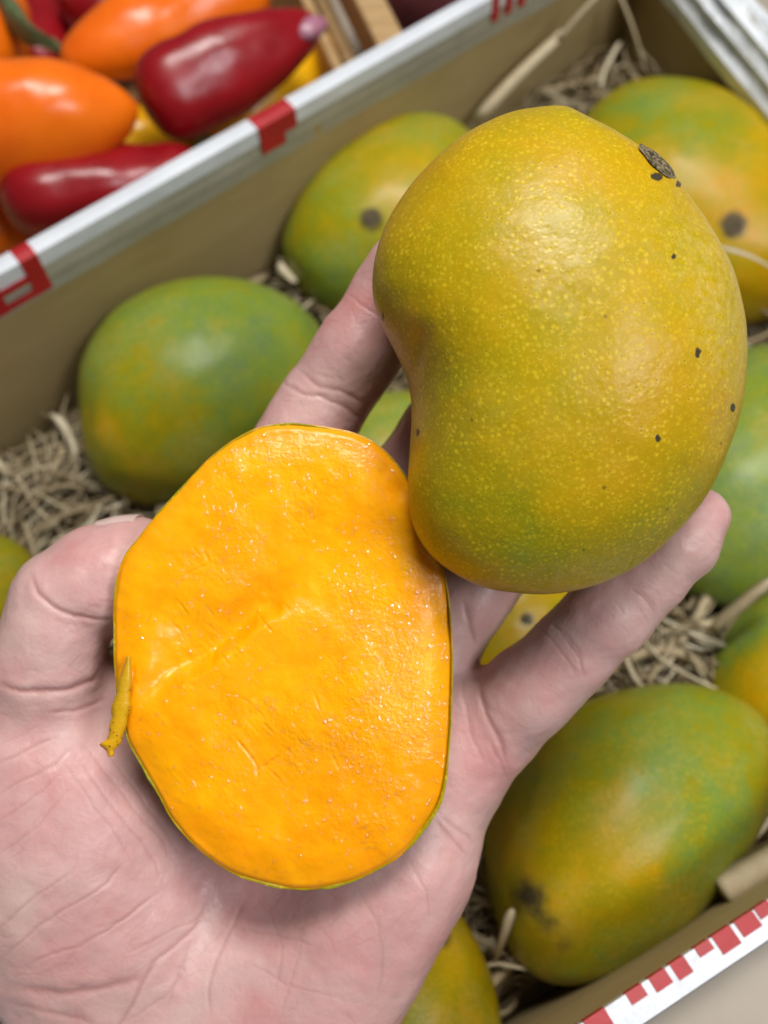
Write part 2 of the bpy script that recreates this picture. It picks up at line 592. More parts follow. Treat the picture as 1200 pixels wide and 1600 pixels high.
poly = np.array([[*K_LN, .45], [*K_RN, .45], [*K_RF, .45], [*K_LF, .45], [*K_LN, .02], [*K_RN, .02], [*K_RF, .02], [*K_LF, .02]]) / 100
poly[:, 2] += 0.004
mesh_ob("base_panel", poly, [(0, 1, 2, 3), (7, 6, 5, 4), (0, 4, 5, 1), (1, 5, 6, 2), (2, 6, 7, 3), (3, 7, 4, 0)], M_CARD, box, smooth=False)


def s_of(k0, k1, px, py, z=RIM):
    e, n, L = wall_frame(k0, k1)
    return (at_z(px, py, z)[:2] - k0) @ e


def print_patch(k0, k1, s0, s1, prof, seed):
    closed_profile_ob("red_print", k0, k1, s0, s1, prof, M_RED, box, 8, 0.0, seed)


def over_prof(i0, i1, top=True):
    """red print lying 0.5 mm proud on the inner face of the left band from i0 to i1 cm below the rim, optionally over the top"""
    a = WT + 0.02 + 0.05
    p = []
    lean = lambda q: 0.10 * q / 1.75
    if top:
        p = [(-0.06, RIM + 0.085), (0.3, RIM + 0.145), (a + 0.03, RIM + 0.09), (a + 0.06 + lean(i1), RIM - i1), (a + 0.02 + lean(i1), RIM - i1), (a, RIM + 0.05), (0.3, RIM + 0.12), (-0.06, RIM + 0.05)]
    else:
        p = [(a + 0.06 + lean(i0), RIM - i0), (a + 0.06 + lean(i1), RIM - i1), (a + 0.01 + lean(i1), RIM - i1), (a + 0.01 + lean(i0), RIM - i0)]
    return p


# red letters printed on the left rim: an E-like glyph, a block further on, a pair of bars near the far corner
s = s_of(K_LN, K_LF, 34, 395)
print_patch(K_LN, K_LF, s - 0.30, s + 0.35, over_prof(0, 1.5), 1)
print_patch(K_LN, K_LF, s - 1.35, s - 0.305, over_prof(0.55, 0.80, False), 2)
print_patch(K_LN, K_LF, s - 1.35, s - 0.305, over_prof(1.22, 1.48, False), 3)
print_patch(K_LN, K_LF, s - 2.0, s - 1.355, over_prof(0, 1.5), 4)
s = s_of(K_LN, K_LF, 420, 172)
print_patch(K_LN, K_LF, s - 0.95, s + 0.15, over_prof(0, 1.05), 5)
print_patch(K_LN, K_LF, s + 0.155, s + 0.75, over_prof(0, 0.62), 6)
s = s_of(K_LN, K_LF, 790, -30)
for k in range(3):
    print_patch(K_LN, K_LF, s - 1.2 + k * 0.75, s - 0.8 + k * 0.75, over_prof(0, 1.0), 7 + k)
# red dashes and letter feet on the right rim, on the inner half of its folded top
e_, n_, L_ = wall_frame(K_RN, K_RF)
cuts = [(912, 1600, 945, 1578), (983, 1565, 1006, 1547), (1018, 1540, 1042, 1522), (1052, 1520, 1070, 1500), (1090, 1493, 1110, 1476), (1116, 1474, 1142, 1452), (1150, 1450, 1176, 1428), (1180, 1427, 1200, 1412),
        (1208, 1406, 1226, 1393), (880, 1622, 905, 1604), (842, 1650, 868, 1630)]
for q, (x0, y0, x1, y1) in enumerate(cuts):
    s0, s1 = s_of(K_RN, K_RF, x0, y0), s_of(K_RN, K_RF, x1, y1)
    a = WT + 0.07
    print_patch(K_RN, K_RF, s0, s1, [(0.25 + (0.0, 0.12, 0.05, 0.0, 0.16, -0.06)[q % 6], RIM + 0.15), (a + 0.02, RIM + 0.10), (a + 0.03, RIM - 0.2), (a + 0.005, RIM - 0.2), (a - 0.01, RIM + 0.05), (0.25 + (0.0, 0.12, 0.05, 0.0, 0.16, -0.06)[q % 6], RIM + 0.11)], 20 + q)
# outer flap folded down along the right side
closed_profile_ob("outer_flap", K_RN, K_RF, 0.5, L_ - 0.5, [(-0.30, RIM - 1.2), (-9.0, RIM - 5.2), (-9.0, RIM - 5.5), (-0.30, RIM - 1.55)], M_COUNTER, box, 10)


# ------------------------------------------------------------------ mangoes lying in the carton
def mango_surface(c, a, b, h, ang, beak=0.08, nu=96, nv=64, seed=0, flip=1, roll=0.0, pitch=0.0):
    """mango with its long axis horizontal at angle ang; c in cm world"""
    th = np.linspace(0, 2 * math.pi, nu, endpoint=False)
    ph = np.linspace(0.02, math.pi - 0.02, nv)
    T, Ph = np.meshgrid(th, ph, indexing='ij')
    sx = np.sin(Ph)
    x = np.cos(T) * sx
    y = np.sin(T) * sx
    z = np.cos(Ph)
    # kidney asymmetry: fuller on one side, a shallow notch and beak near one end
    R = 1 + 0.05 * np.cos(2 * T + 0.6) + beak * np.exp(-((np.angle(np.exp(1j * (T - 2.6)))) / 0.5) ** 2) - 0.8 * beak * np.exp(-((np.angle(np.exp(1j * (T - 3.35)))) / 0.35) ** 2)
    y2 = (y + 0.10 * (x * x - 0.4)) * flip
    lx, ly, lz = a * x * R, b * y2 * R * (1 - 0.10 * x), h * z * (1 - 0.06 * x)
    P = np.stack([lx, ly, lz], -1)
    P *= (1 + 0.018 * fbm(np.stack([x, y, z], -1) * 1.7 + seed * 3.3, 3, seed))[..., None]
    M = Matrix.Rotation(math.radians(ang), 3, 'Z') @ Matrix.Rotation(math.radians(pitch), 3, 'Y') @ Matrix.Rotation(math.radians(roll), 3, 'X')
    P = P.reshape(-1, 3) @ np.array(M).T + np.asarray(c)
    f = grid_faces(nu, nv, True)
    n = len(P)
    P = np.vstack([P, P.reshape(nu, nv, 3)[:, 0].mean(0), P.reshape(nu, nv, 3)[:, -1].mean(0)])
    caps = []
    i = np.arange(nu)
    return P / 100, [tuple(q) for q in f.tolist()] + [(n, int((k + 1) % nu) * nv, int(k) * nv) for k in i] + [(n + 1, int(k) * nv + nv - 1, int((k + 1) % nu) * nv + nv - 1) for k in i]


def orient_out(ob):
    import bmesh
    bm = bmesh.new()
    bm.from_mesh(ob.data)
    bmesh.ops.recalc_face_normals(bm, faces=bm.faces)
    bm.to_mesh(ob.data)
    bm.free()


def stem_scar(parent, px, py, r_cm, lump=0.16, name="stem_scar", mat=None):
    """a corky disc set on the surface of a mango where the photo shows it"""
    me = parent.data if parent.type == 'MESH' else None
    src = parent if me else [c for c in parent.children if c.name.startswith("peel")][0]
    org = np.array(parent.location)
    co = np.array([v.co for v in src.data.vertices]) + org
    no = np.array([v.normal for v in src.data.vertices])
    x, y, d = project(co)
    facing = ((co * 100 - CAM) * no).sum(1) < 0
    dd = np.hypot(x - px, y - py) + np.where(facing, 0, 1e5)
    i = int(np.argmin(dd))
    p, n = co[i], no[i]
    u = np.cross(n, [0.3, 0.5, 0.8]); u /= np.linalg.norm(u)
    v = np.cross(n, u)
    nr, na = 7, 26
    V = []
    for r in range(nr):
        q = r / (nr - 1)
        for k in range(na):
            al = 2 * math.pi * k / na
            rr = r_cm * q * (1 + 0.05 * math.sin(3 * al + px) + 0.04 * math.sin(7 * al + py))
            hh = lump * r_cm * ((1 - q ** 2) * (0.55 + 0.45 * math.sin(q * 9 + al * 2)) * 0.6 - 0.25 * q ** 4) + 0.012
            V.append(p + (u * rr * math.cos(al) + v * rr * math.sin(al) + n * hh) / 100)
    V = np.array(V)
    f = []
    for r in range(nr - 1):
        for k in range(na):
            f.append((r * na + k, (r + 1) * na + k, (r + 1) * na + (k + 1) % na, r * na + (k + 1) % na))
    return mesh_ob(name, V, f, mat or M_SCAR, parent)


#  name: (px, py, z centre, a, b, h, angle, ripe base, green patches, yellow patches, dark patches, scar, label)
MANGOES = [
    dict(p=(318, 604), z=5.0, a=4.95, b=4.3, h=3.9, ang=32, ripe=0.27, flip=-1, seed=3, beak=0.05,
         patches=[(166, 665, 34, 0.32), (200, 720, 60, 0.14), (200, 560, 70, 0.10), (270, 640, 60, 0.06), (390, 520, 80, -0.12), (235, 740, 60, 0.12), (330, 560, 40, -0.08), (300, 610, 60, 0.04), (420, 590, 60, 0.05)],
         label="blue-green mango with a yellow lower end beside the carton wall, left of the index finger"),
    dict(p=(624, 342), z=5.0, a=5.0, b=4.4, h=3.9, ang=62, ripe=0.46, flip=1, seed=5, beak=0.04, scar=(580, 343, 0.62),
         patches=[(530, 420, 70, -0.24), (640, 235, 60, 0.18), (520, 300, 50, -0.12), (620, 300, 60, 0.14), (660, 190, 45, -0.18), (580, 360, 45, 0.12)],
         label="green-yellow mango with a round grey stem scar behind the index fingertip"),
    dict(p=(1095, 322), z=5.2, a=6.3, b=5.4, h=4.2, ang=-35, ripe=0.62, flip=1, seed=8, beak=0.04, scar=(1146, 352, 0.72),
         patches=[(1040, 175, 70, -0.22), (1120, 215, 45, -0.26), (960, 170, 60, -0.20), (1150, 300, 90, 0.16), (1010, 240, 60, 0.10), (1190, 440, 60, 0.2)],
         label="yellow-orange mango with green shoulder near the far carton corner"),
    dict(p=(1190, 742), z=4.6, a=5.4, b=4.9, h=3.8, ang=70, ripe=0.14, flip=1, seed=11, beak=0.04,
         patches=[(1180, 660, 60, 0.16), (1120, 900, 60, 0.10), (1190, 760, 60, 0.06), (1120, 800, 60, -0.1)],
         label="plain green mango half hidden behind the little fingertip at the right edge"),
    dict(p=(1262, 1040), z=4.2, a=3.6, b=3.1, h=3.1, ang=60, ripe=0.40, flip=1, seed=14, beak=0.04,
         patches=[(1180, 1040, 50, 0.22), (1150, 990, 50, -0.25), (1190, 1090, 40, 0.25)],
         label="dark green and ochre mango at the right edge above the largest mango"),
    dict(p=(982, 1272), z=4.9, a=5.2, b=3.7, h=3.7, ang=34, ripe=0.45, flip=-1, seed=17, beak=0.06,
         patches=[(1110, 1220, 70, -0.12), (980, 1120, 100, -0.05), (900, 1330, 110, 0.12), (1000, 1340, 60, 0.14), (860, 1440, 70, 0.16), (800, 1330, 60, 0.16), (1100, 1330, 90, -0.10), (870, 1200, 80, -0.06), (1025, 1355, 12, 0.25), (1060, 1110, 60, -0.08)],
         darks=[(825, 1400, 36, 0.95), (856, 1446, 24, 0.72), (842, 1425, 24, 0.8), (880, 1478, 20, 0.60), (800, 1380, 20, 0.5)],
         label="large green-yellow mango with black blotch on its cracked end beside the red-dashed rim"),
    dict(p=(612, 1580), z=5.0, a=4.0, b=3.1, h=3.2, ang=100, ripe=0.50, flip=1, seed=20, beak=0.04,
         patches=[(700, 1560, 60, 0.16), (640, 1590, 60, -0.10), (720, 1490, 40, 0.22)],
         darks=[(694, 1466, 20, 0.8), (680, 1480, 14, 0.6)],
         label="ochre mango with a dark patch on top, below the heel of the hand"),
    dict(p=(788, 960), z=4.0, a=3.4, b=3.0, h=3.0, ang=70, ripe=0.66, flip=1, seed=23, beak=0.04,
         patches=[(800, 1000, 80, 0.10)], scar=(823, 968, 0.30),
         label="yellow mango with a black spot seen in the gap between ring and little fingers"),
    dict(p=(612, 742), z=4.0, a=4.0, b=3.6, h=3.2, ang=20, ripe=0.30, flip=1, seed=26, beak=0.04,
         patches=[(600, 660, 40, 0.05)],
         label="light green mango showing between index and middle fingers above the cut half"),
    dict(p=(-30, 955), z=4.2, a=2.7, b=2.3, h=2.6, ang=80, ripe=0.46, flip=1, seed=29, beak=0.03,
         patches=[(10, 920, 50, 0.08)],
         label="yellow-green mango edge at the left above the thumb joint"),
]
mango_spots = []
for m in MANGOES:
    c = at_z(m['p'][0], m['p'][1], m['z'])
    V, f = mango_surface(c, m['a'], m['b'], m['h'], m['ang'], m['beak'], 110, 72, m['seed'], m['flip'])
    px, py, d = project(V)
    ripe = m['ripe'] + 0.065 * fbm(V * 38 + m['seed'], 4, m['seed']) + 0.06 * fbm(V * 150 + m['seed'], 3, m['seed'] + 2)
    for x, y, r, g in m['patches']:
        q = np.hypot(px - x, py - y) / r
        ripe += g * np.exp(-q * q * (1 + 0.5 * fbm(V * 90, 3, m['seed'] + 5)))
    dark = np.zeros(len(V))
    for x, y, r, g in m.get('darks', []):
        dark = np.maximum(dark, g * np.exp(-((px - x) ** 2 + (py - y) ** 2) / r ** 2))
    if 'scar' in m:
        q = np.hypot(px - m['scar'][0], py - m['scar'][1]) / (m['scar'][2] * 1440 / d)
        dark = np.maximum(dark, 0.85 * np.exp(-(q / 0.95) ** 4))
    wax_glint = 0.15 + 0.4 * fbm(V * 60, 3, m['seed'] + 9)
    ob = mesh_ob("mango", V, f, M_MANGO, attrs=dict(ripe=ripe, dark=dark, wax_glint=np.clip(wax_glint, 0, 1)), loc=c / 100)
    orient_out(ob)
    tag(ob, m['label'], "mango", "mangoes bedded in the carton")
    if 'scar' in m:
        stem_scar(ob, m['scar'][0], m['scar'][1], m['scar'][2] * 0.55)
    mango_spots.append((c, max(m['a'], m['b']), m['h']))

# ------------------------------------------------------------------ straw
rng = np.random.default_rng(4)


def inside_box(p, margin):
    for k0, k1 in ((K_LN, K_LF), (K_LF, K_RF), (K_RN, K_RF), (K_LN, K_RN)):
        e, n, L = wall_frame(k0, k1)
        if (p - k0) @ n < margin:
            return False
    return True


def ribbons(specs, blunt=False):
    """specs: list of (points n x 3 cm, width cm, thick cm, tone) -> one set of verts/faces; each ribbon a closed flattened tube"""
    VS, FS, TO = [], [], []
    base = 0
    for pts, w, th, tone, tw in specs:
        n = len(pts)
        t = np.gradient(pts, axis=0)
        t /= np.linalg.norm(t, axis=1)[:, None] + 1e-9
        ref = np.array([0.2, 0.1, 1.0])
        s = np.cross(t, ref)
        s /= np.linalg.norm(s, axis=1)[:, None] + 1e-9
        u = np.cross(s, t)
        a = np.linspace(tw[0], tw[1], n)[:, None]
        s2 = s * np.cos(a) + u * np.sin(a)
        u2 = -s * np.sin(a) + u * np.cos(a)
        taper = np.clip(np.sin(np.linspace(0.12, math.pi - 0.12, n)) * 2.2, 0.35, 1)[:, None]
        if blunt:
            taper = np.ones((n, 1))
        ring = np.stack([pts + s2 * w / 2 * taper, pts + u2 * th / 2, pts - s2 * w / 2 * taper, pts - u2 * th / 2], 1)
        VS.append(ring.reshape(-1, 3))
        I = np.arange(n - 1)[:, None]
        J = np.arange(4)[None, :]
        J2 = (J + 1) % 4
        fq = np.stack([I * 4 + J, (I + 1) * 4 + J, (I + 1) * 4 + J2, I * 4 + J2], -1).reshape(-1, 4)
        ends = np.array([[0, 1, 2, 3], [(n - 1) * 4 + 3, (n - 1) * 4 + 2, (n - 1) * 4 + 1, (n - 1) * 4]])
        FS.append(np.vstack([fq, ends]) + base)
        TO.append(np.full(n * 4, tone))
        base += n * 4
    return np.vstack(VS) / 100, np.vstack(FS), np.concatenate(TO)


specs = []
lo = np.minimum.reduce([K_LN, K_LF, K_RN, K_RF])
hi = np.maximum.reduce([K_LN, K_LF, K_RN, K_RF])
corner = K_LF * 0.86 + K_RF * 0.14
while len(specs) < 10500:
    p = lo + (hi - lo) * rng.random(2)
    if not inside_box(p, 1.0):
        continue
    if inside_box(p, 26) and rng.random() < 0.5:
        continue
    z = 0.8 + 3.6 * rng.random() ** 0.8
    if np.linalg.norm(p - corner) < 9:
        z += 2.2 * rng.random()
    n = 9
    Ln = rng.uniform(2.0, 7.5)
    a0 = rng.uniform(0, 2 * math.pi)
    curl = rng.normal(0, 1.1)
    tt = np.linspace(-0.5, 0.5, n)
    hd = a0 + curl * tt + 0.5 * np.sin(tt * 7 + rng.uniform(0, 6)) * rng.random()
    dx = np.cumsum(np.cos(hd)) * Ln / n
    dy = np.cumsum(np.sin(hd)) * Ln / n
    zz = z + rng.normal(0, 0.35) * tt * 2 + rng.uniform(0, 0.9) * np.sin((tt + 0.5) * math.pi) * rng.choice([1, 1, -0.3])
    pts = np.stack([p[0] + dx - dx.mean(), p[1] + dy - dy.mean(), np.clip(zz, 0.6, 7)], 1)
    if not all(inside_box(q[:2], 0.75) for q in pts[[0, 4, 8]]):
        continue
    w = rng.choice([0.06, 0.11, 0.19, 0.42], p=[.32, .33, .23, .12]) * rng.uniform(0.8, 1.2)
    specs.append((pts, w, 0.006 + 0.008 * rng.random(), np.clip(rng.normal(0.53, 0.28), 0, 1), (rng.uniform(-.6, .6), rng.uniform(-1.4, 1.4))))
V, Fq, tone = ribbons(specs)
tag(mesh_ob("straw_bedding", V, Fq, M_STRAW, smooth=False, attrs=dict(tone=tone)), "dry pale straw and wood wool bedding under the mangoes", "straw", kind="stuff")


def single_straw(px0, py0, z0, px1, py1, z1, w, th, tone, label, sag=0.3, name="straw_stalk", bend=0.0, blunt=False):
    a, b = at_z(px0, py0, z0), at_z(px1, py1, z1)
    t = np.linspace(0, 1, 12)[:, None]
    pts = a + (b - a) * t
    pts[:, 2] += sag * np.sin(t[:, 0] * math.pi)
    pts[:, :2] += (bend * np.sin(t * math.pi)) * np.array([[0.6, -0.8]])
    V, Fq, tn = ribbons([(pts, w, th, tone, (0.2, 0.5))], blunt)
    o = mesh_ob(name, V, Fq, M_STRAW, smooth=False, attrs=dict(tone=tn), loc=a / 100)
    return tag(o, label, "straw", "loose straw stalks lying on top")


single_straw(745, 185, 6.2, 880, 52, 8.6, 0.85, 0.45, 0.72, "thick pale straw stalk leaning to the left wall above the whole mango", 0.2)
single_straw(872, 62, 8.6, 942, -14, 10.5, 0.38, 0.22, 0.70, "thin straw end continuing beyond the thick stalk near the carton top edge", 0.1)
single_straw(968, -8, 8.6, 1010, 120, 5.8, 0.30, 0.16, 0.55, "upright thin straw in the far carton corner", 0.2)
single_straw(1120, 385, 9.2, 1215, 425, 9.0, 0.55, 0.10, 0.75, "flat pale straw lying across the scarred orange mango at the right edge", 0.2)
single_straw(328, 380, 5.5, 332, 430, 5.0, 0.30, 0.18, 0.75, "short straw end standing behind the blue-green mango", 0.0)
single_straw(436, 412, 5.2, 462, 442, 5.0, 0.55, 0.30, 0.85, "stubby pale straw end between the two mangoes at the left wall", 0.0)
single_straw(1110, 985, 5.6, 1205, 905, 7.8, 0.45, 0.20, 0.60, "bent straw stalk below the green mango at the right edge", 0.3)
single_straw(1128, 1392, 7.0, 1215, 1338, 7.0, 1.0, 0.5, 0.62, "thick cut straw block beside the red-dashed rim", 0.0, blunt=True)
single_straw(800, 1420, 6.8, 775, 1500, 5.0, 0.42, 0.12, 0.62, "short straw touching the cracked end of the largest mango", 0.3)

# ------------------------------------------------------------------ peppers and their wooden crate beyond the left rim


def pepper(px0, py0, z0, px1, py1, z1, prof, mat, label, lobes=3, lob=0.05, seed=0, stem=None, bend=0.0):
    """body swept from end 0 to end 1; prof: [(t, radius cm)]"""
    a, b = at_z(px0, py0, z0), at_z(px1, py1, z1)
    ax = b - a
    L = np.linalg.norm(ax)
    ax /= L
    u = np.cross(ax, [0, 0, 1]); u /= np.linalg.norm(u)
    v = np.cross(u, ax)
    ts = 0.5 - 0.5 * np.cos(np.linspace(0, math.pi, 46))
    tp = np.array([q[0] for q in prof]); rp = np.array([q[1] for q in prof])
    r = np.interp(ts, tp, rp)
    for _ in range(3):
        r[1:-1] = (r[:-2] + 2 * r[1:-1] + r[2:]) / 4
    th = np.linspace(0, 2 * math.pi, 48, endpoint=False)
    TS, TH = np.meshgrid(ts, th, indexing='ij')
    rr = r[:, None] * (1 + lob * np.cos(lobes * TH + seed) * np.sin(TS * math.pi) ** 0.5 + 0.03 * np.cos(2 * TH + 3 * TS + seed))
    P = a + ax * (TS * L)[..., None] + u * (rr * np.cos(TH))[..., None] + v * (rr * np.sin(TH) + bend * np.sin(TS * math.pi))[..., None]
    P *= 1
    P += (0.18 * fbm(P * 0.4 + seed, 3, seed) * np.sin(TS * math.pi) ** 0.5)[..., None] * v
    nt, nh = TS.shape
    V = P.reshape(-1, 3)
    f = []
    for i in range(nt - 1):
        for j in range(nh):
            f.append((i * nh + j, i * nh + (j + 1) % nh, (i + 1) * nh + (j + 1) % nh, (i + 1) * nh + j))
    f.append(tuple(range(nh)))
    f.append(tuple((nt - 1) * nh + j for j in reversed(range(nh))))
    root = empty("pepper", (a + b) / 200, label, "pepper", "long peppers in the wooden crate")
    body = mesh_ob("pepper_flesh", V / 100, f, mat, root)
    orient_out(body)
    # green calyx and stem at end 1 or 0
    if not stem:
        return root
    e, dr = (b, ax) if stem == 1 else (a, -ax)
    pts = np.array([e - dr * 0.5, e + dr * 0.3, e + dr * 0.9, e + dr * 1.7 + v * 0.3, e + dr * 2.4 + v * 0.8])
    VS = []
    for k, (p, rad) in enumerate(zip(pts, (0.95, 0.75, 0.36, 0.30, 0.34))):
        for j in range(16):
            al = 2 * math.pi * j / 16
            VS.append(p + rad * (u * math.cos(al) + v * math.sin(al)) * (1 + 0.1 * math.cos(5 * al)))
    ff = [(i * 16 + j, i * 16 + (j + 1) % 16, (i + 1) * 16 + (j + 1) % 16, (i + 1) * 16 + j) for i in range(4) for j in range(16)]
    ff.append(tuple(range(64, 80)))
    st = mesh_ob("stem", np.array(VS) / 100, ff, M_GREEN_STEM, root)
    orient_out(st)
    return root


BL = [(0, 0.05), (0.02, 0.9), (0.07, 1.6), (0.18, 2.05), (0.4, 2.25), (0.65, 2.0), (0.88, 1.15), (0.97, 0.6), (1, 0.05)]


def pro(sc_, base=BL):
    return [(t, r * sc_) for t, r in base]


TIP = [(0, 1.2), (0.1, 1.9), (0.3, 2.2), (0.55, 2.1), (0.75, 1.70), (0.88, 1.15), (0.96, 0.65), (1, 0.05)]
red_top = pepper(222, 166, 8.5, 502, 36, 9.0, [(0, .25), (.02, 1.05), (.07, 1.62), (.16, 1.86), (.45, 1.8), (.75, 1.40), (.9, .90), (.97, .5), (1, .05)], M_P_RED, "dark red pepper lying on top with its pink glinting end toward the crate slats", 3, 0.07, 1)
pepper(-90, 214, 9.0, 216, 168, 9.2, pro(1.13, TIP), M_P_ORANGE, "orange pepper with a broad pale glint pointing at the dark red pepper", 3, 0.04, 2, 2)
pepper(2, 318, 7.6, 350, 262, 7.0, [(0, .2), (.02, .9), (.07, 1.45), (.16, 1.68), (.5, 1.6), (.8, 1.3), (1, .1)], M_P_RED, "red pepper with a long glint resting against the white carton rim", 3, 0.06, 4, 1)
pepper(96, 104, 7.5, 420, -30, 8.2, [(0, .05), (.03, .7), (.12, 1.2), (.3, 1.65), (.6, 1.9), (.85, 1.7), (.96, 1.0), (1, .1)], M_P_ORANGE, "long orange pepper lying diagonally behind the dark red pepper", 3, 0.05, 6)
pepper(110, 40, 5.0, 270, -70, 5.5, pro(0.95), M_P_RED, "crimson pepper half covered by the long orange pepper at the top edge", 3, 0.05, 8, 1)
pepper(-70, 130, 5.5, 26, -10, 6.0, pro(0.95), M_P_ORANGE, "orange pepper at the top left corner beside a green stem", 3, 0.04, 10, 2)
pepper(-50, 350, 4.5, 60, 338, 5.0, pro(0.8), M_P_ORANGE, "small orange pepper end below the red pepper at the left edge", 3, 0.05, 12, 2)
pepper(330, 235, 4.0, 530, 70, 5.0, pro(0.95), M_P_YELLOW, "yellow pepper under the dark red pepper next to the crate slats", 3, 0.05, 14, 2)
pepper(150, 255, 4.0, 330, 160, 4.0, pro(0.8), M_P_YELLOW, "yellow pepper in the shaded gap between the orange and red peppers", 3, 0.05, 16, 2)
pepper(60, 130, 3.2, 60, -40, 3.6, pro(0.9), M_P_RED, "dark red pepper deep in the gap at the upper left", 3, 0.05, 18, 2)
# pale lilac cap painting a glint on the tip of the topmost red pepper
tp = at_z(482, 44, 9.4)
V, f = mango_surface(tp, 0.85, 0.58, 0.42, 32, 0.0, 28, 18, 5)
orient_out(mesh_ob("tip_glint", V, f, M_TIP_GLINT, red_top))
# a curved green stem standing in the gap at the upper left, part of a pepper below
sp = [at_z(20, 25, 7.4), at_z(34, 45, 7.6), at_z(58, 58, 7.8), at_z(78, 68, 7.8), at_z(88, 74, 7.7)]
VS = []
for p, rad in zip(sp, (1.0, 0.75, 0.42, 0.36, 0.40)):
    for j in range(14):
        al = 2 * math.pi * j / 14
        VS.append(p + rad * (np.array([0.55, -0.3, 0]) * math.cos(al) * 1.4 + np.array([0, 0.25, 0.95]) * math.sin(al)))
g = mesh_ob("pepper", np.array(VS) / 100, [(i * 14 + j, i * 14 + (j + 1) % 14, (i + 1) * 14 + (j + 1) % 14, (i + 1) * 14 + j) for i in range(4) for j in range(14)] + [tuple(range(14)), tuple(reversed(range(56, 70)))], M_GREEN_STEM)
orient_out(g)
tag(g, "loose green pepper stalk in the dark gap at the upper left", "pepper stalk")
g.name = "pepper_stalk"

# wooden crate
c_in = at_z(590, 60, 9.0)
eL, nL, LL = wall_frame(K_LN, K_LF)
out = -nL


def plank(parent, p0, p1, up, wid, th, name="slat"):
    """board from p0 to p1 (cm), width along up, thickness along the third axis"""
    p0, p1, up = np.asarray(p0, float), np.asarray(p1, float), np.asarray(up, float)
    ax = (p1 - p0) / np.linalg.norm(p1 - p0)
    up = up - ax * (up @ ax)
    up /= np.linalg.norm(up)
    sd = np.cross(ax, up)
    V = []
    for q in (p0, p1):
        for su, ss in ((-1, -1), (1, -1), (1, 1), (-1, 1)):
            V.append(q + up * su * wid / 2 + sd * ss * th / 2)
    f = [(0, 1, 2, 3), (7, 6, 5, 4), (0, 4, 5, 1), (1, 5, 6, 2), (2, 6, 7, 3), (3, 7, 4, 0)]
    o = mesh_ob(name, np.array(V) / 100, f, M_WOOD, parent, smooth=False)
    bv = o.modifiers.new("bevel", 'BEVEL')
    bv.width, bv.segments = 0.0012, 2
    return o


w0 = at_z(604, 68, 8.4)
d2 = at_z(566, -8, 8.4) - w0
d2[2] = 0
d2 /= np.linalg.norm(d2)
crate = empty("wooden_crate", (w0[0] / 100 - 0.1, w0[1] / 100 + 0.05, 0.004), "pale wooden slatted crate holding red and orange peppers", "crate")
Z = np.array([0, 0, 1.0])
ee = np.array([eL[0], eL[1], 0])
oo = np.array([out[0], out[1], 0])
st = np.array([w0[0], w0[1], 0])
plank(crate, st + Z * 8.0 - d2 * 1.0, st + Z * 8.0 + d2 * 34, Z, 2.0, 1.3)
plank(crate, st + Z * 5.0 - d2 * 1.0 - ee * 1.0, st + Z * 5.0 + d2 * 34 - ee * 1.0, Z, 2.4, 0.7)
plank(crate, st + Z * 1.9 - d2 * 1.0 - ee * 1.0, st + Z * 1.9 + d2 * 34 - ee * 1.0, Z, 2.4, 0.7)
plank(crate, st + Z * 4.2 - ee * 2.2 + d2 * 0.3, st + Z * 4.2 - ee * 2.2 + d2 * 34, Z, 6.2, 0.5, "inner_slat")
for zz in (1.9, 4.6):
    plank(crate, st + Z * zz - ee * 1.5 - d2 * 1.8, st + Z * zz - ee * 52 - d2 * 1.8, Z, 2.2, 0.6)
    plank(crate, st + Z * zz - ee * 1.5 + d2 * 35, st + Z * zz - ee * 52 + d2 * 35, Z, 2.2, 0.6)
for k in range(6):
    plank(crate, st + Z * 0.6 - ee * 3 + d2 * (2 + k * 6), st + Z * 0.6 - ee * 52 + d2 * (2 + k * 6), d2, 5.2, 0.4, "floor_slat")

# dark red fruit in the shade beyond the crate
for x, y, r, lab in ((668, -42, 4.0, "dark maroon round fruit beyond the wooden crate"), (740, -120, 4.0, "second dark maroon fruit behind the far carton corner")):
    c = at_z(x, y, 6.0)
    V, f = mango_surface(c, r, r * .95, r * .9, 20, 0.0, 48, 32, 3)
    o = mesh_ob("round_fruit", V, f, M_DARKFRUIT, loc=c / 100)
    orient_out(o)
    tag(o, lab, "fruit")

# ------------------------------------------------------------------ whole mango held in the fingers
OUT_W = [(865, 165), (900, 171), (940, 191), (980, 214), (1030, 248), (1070, 293), (1110, 352), (1140, 405), (1158, 460), (1168, 525), (1166, 590), (1156, 650), (1137, 708), (1115, 757),
         (1085, 802), (1050, 840), (1000, 882), (950, 908), (900, 923), (850, 929), (800, 926), (760, 919), (720, 902), (680, 874), (655, 842), (641, 805), (637, 760), (640, 700), (643, 650),
         (639, 608), (623, 564), (598, 515), (585, 480), (581, 440), (588, 390), (608, 340), (640, 290), (680, 246), (715, 216), (750, 195), (800, 174)]
WC = pxc(880, 560, 18.6)


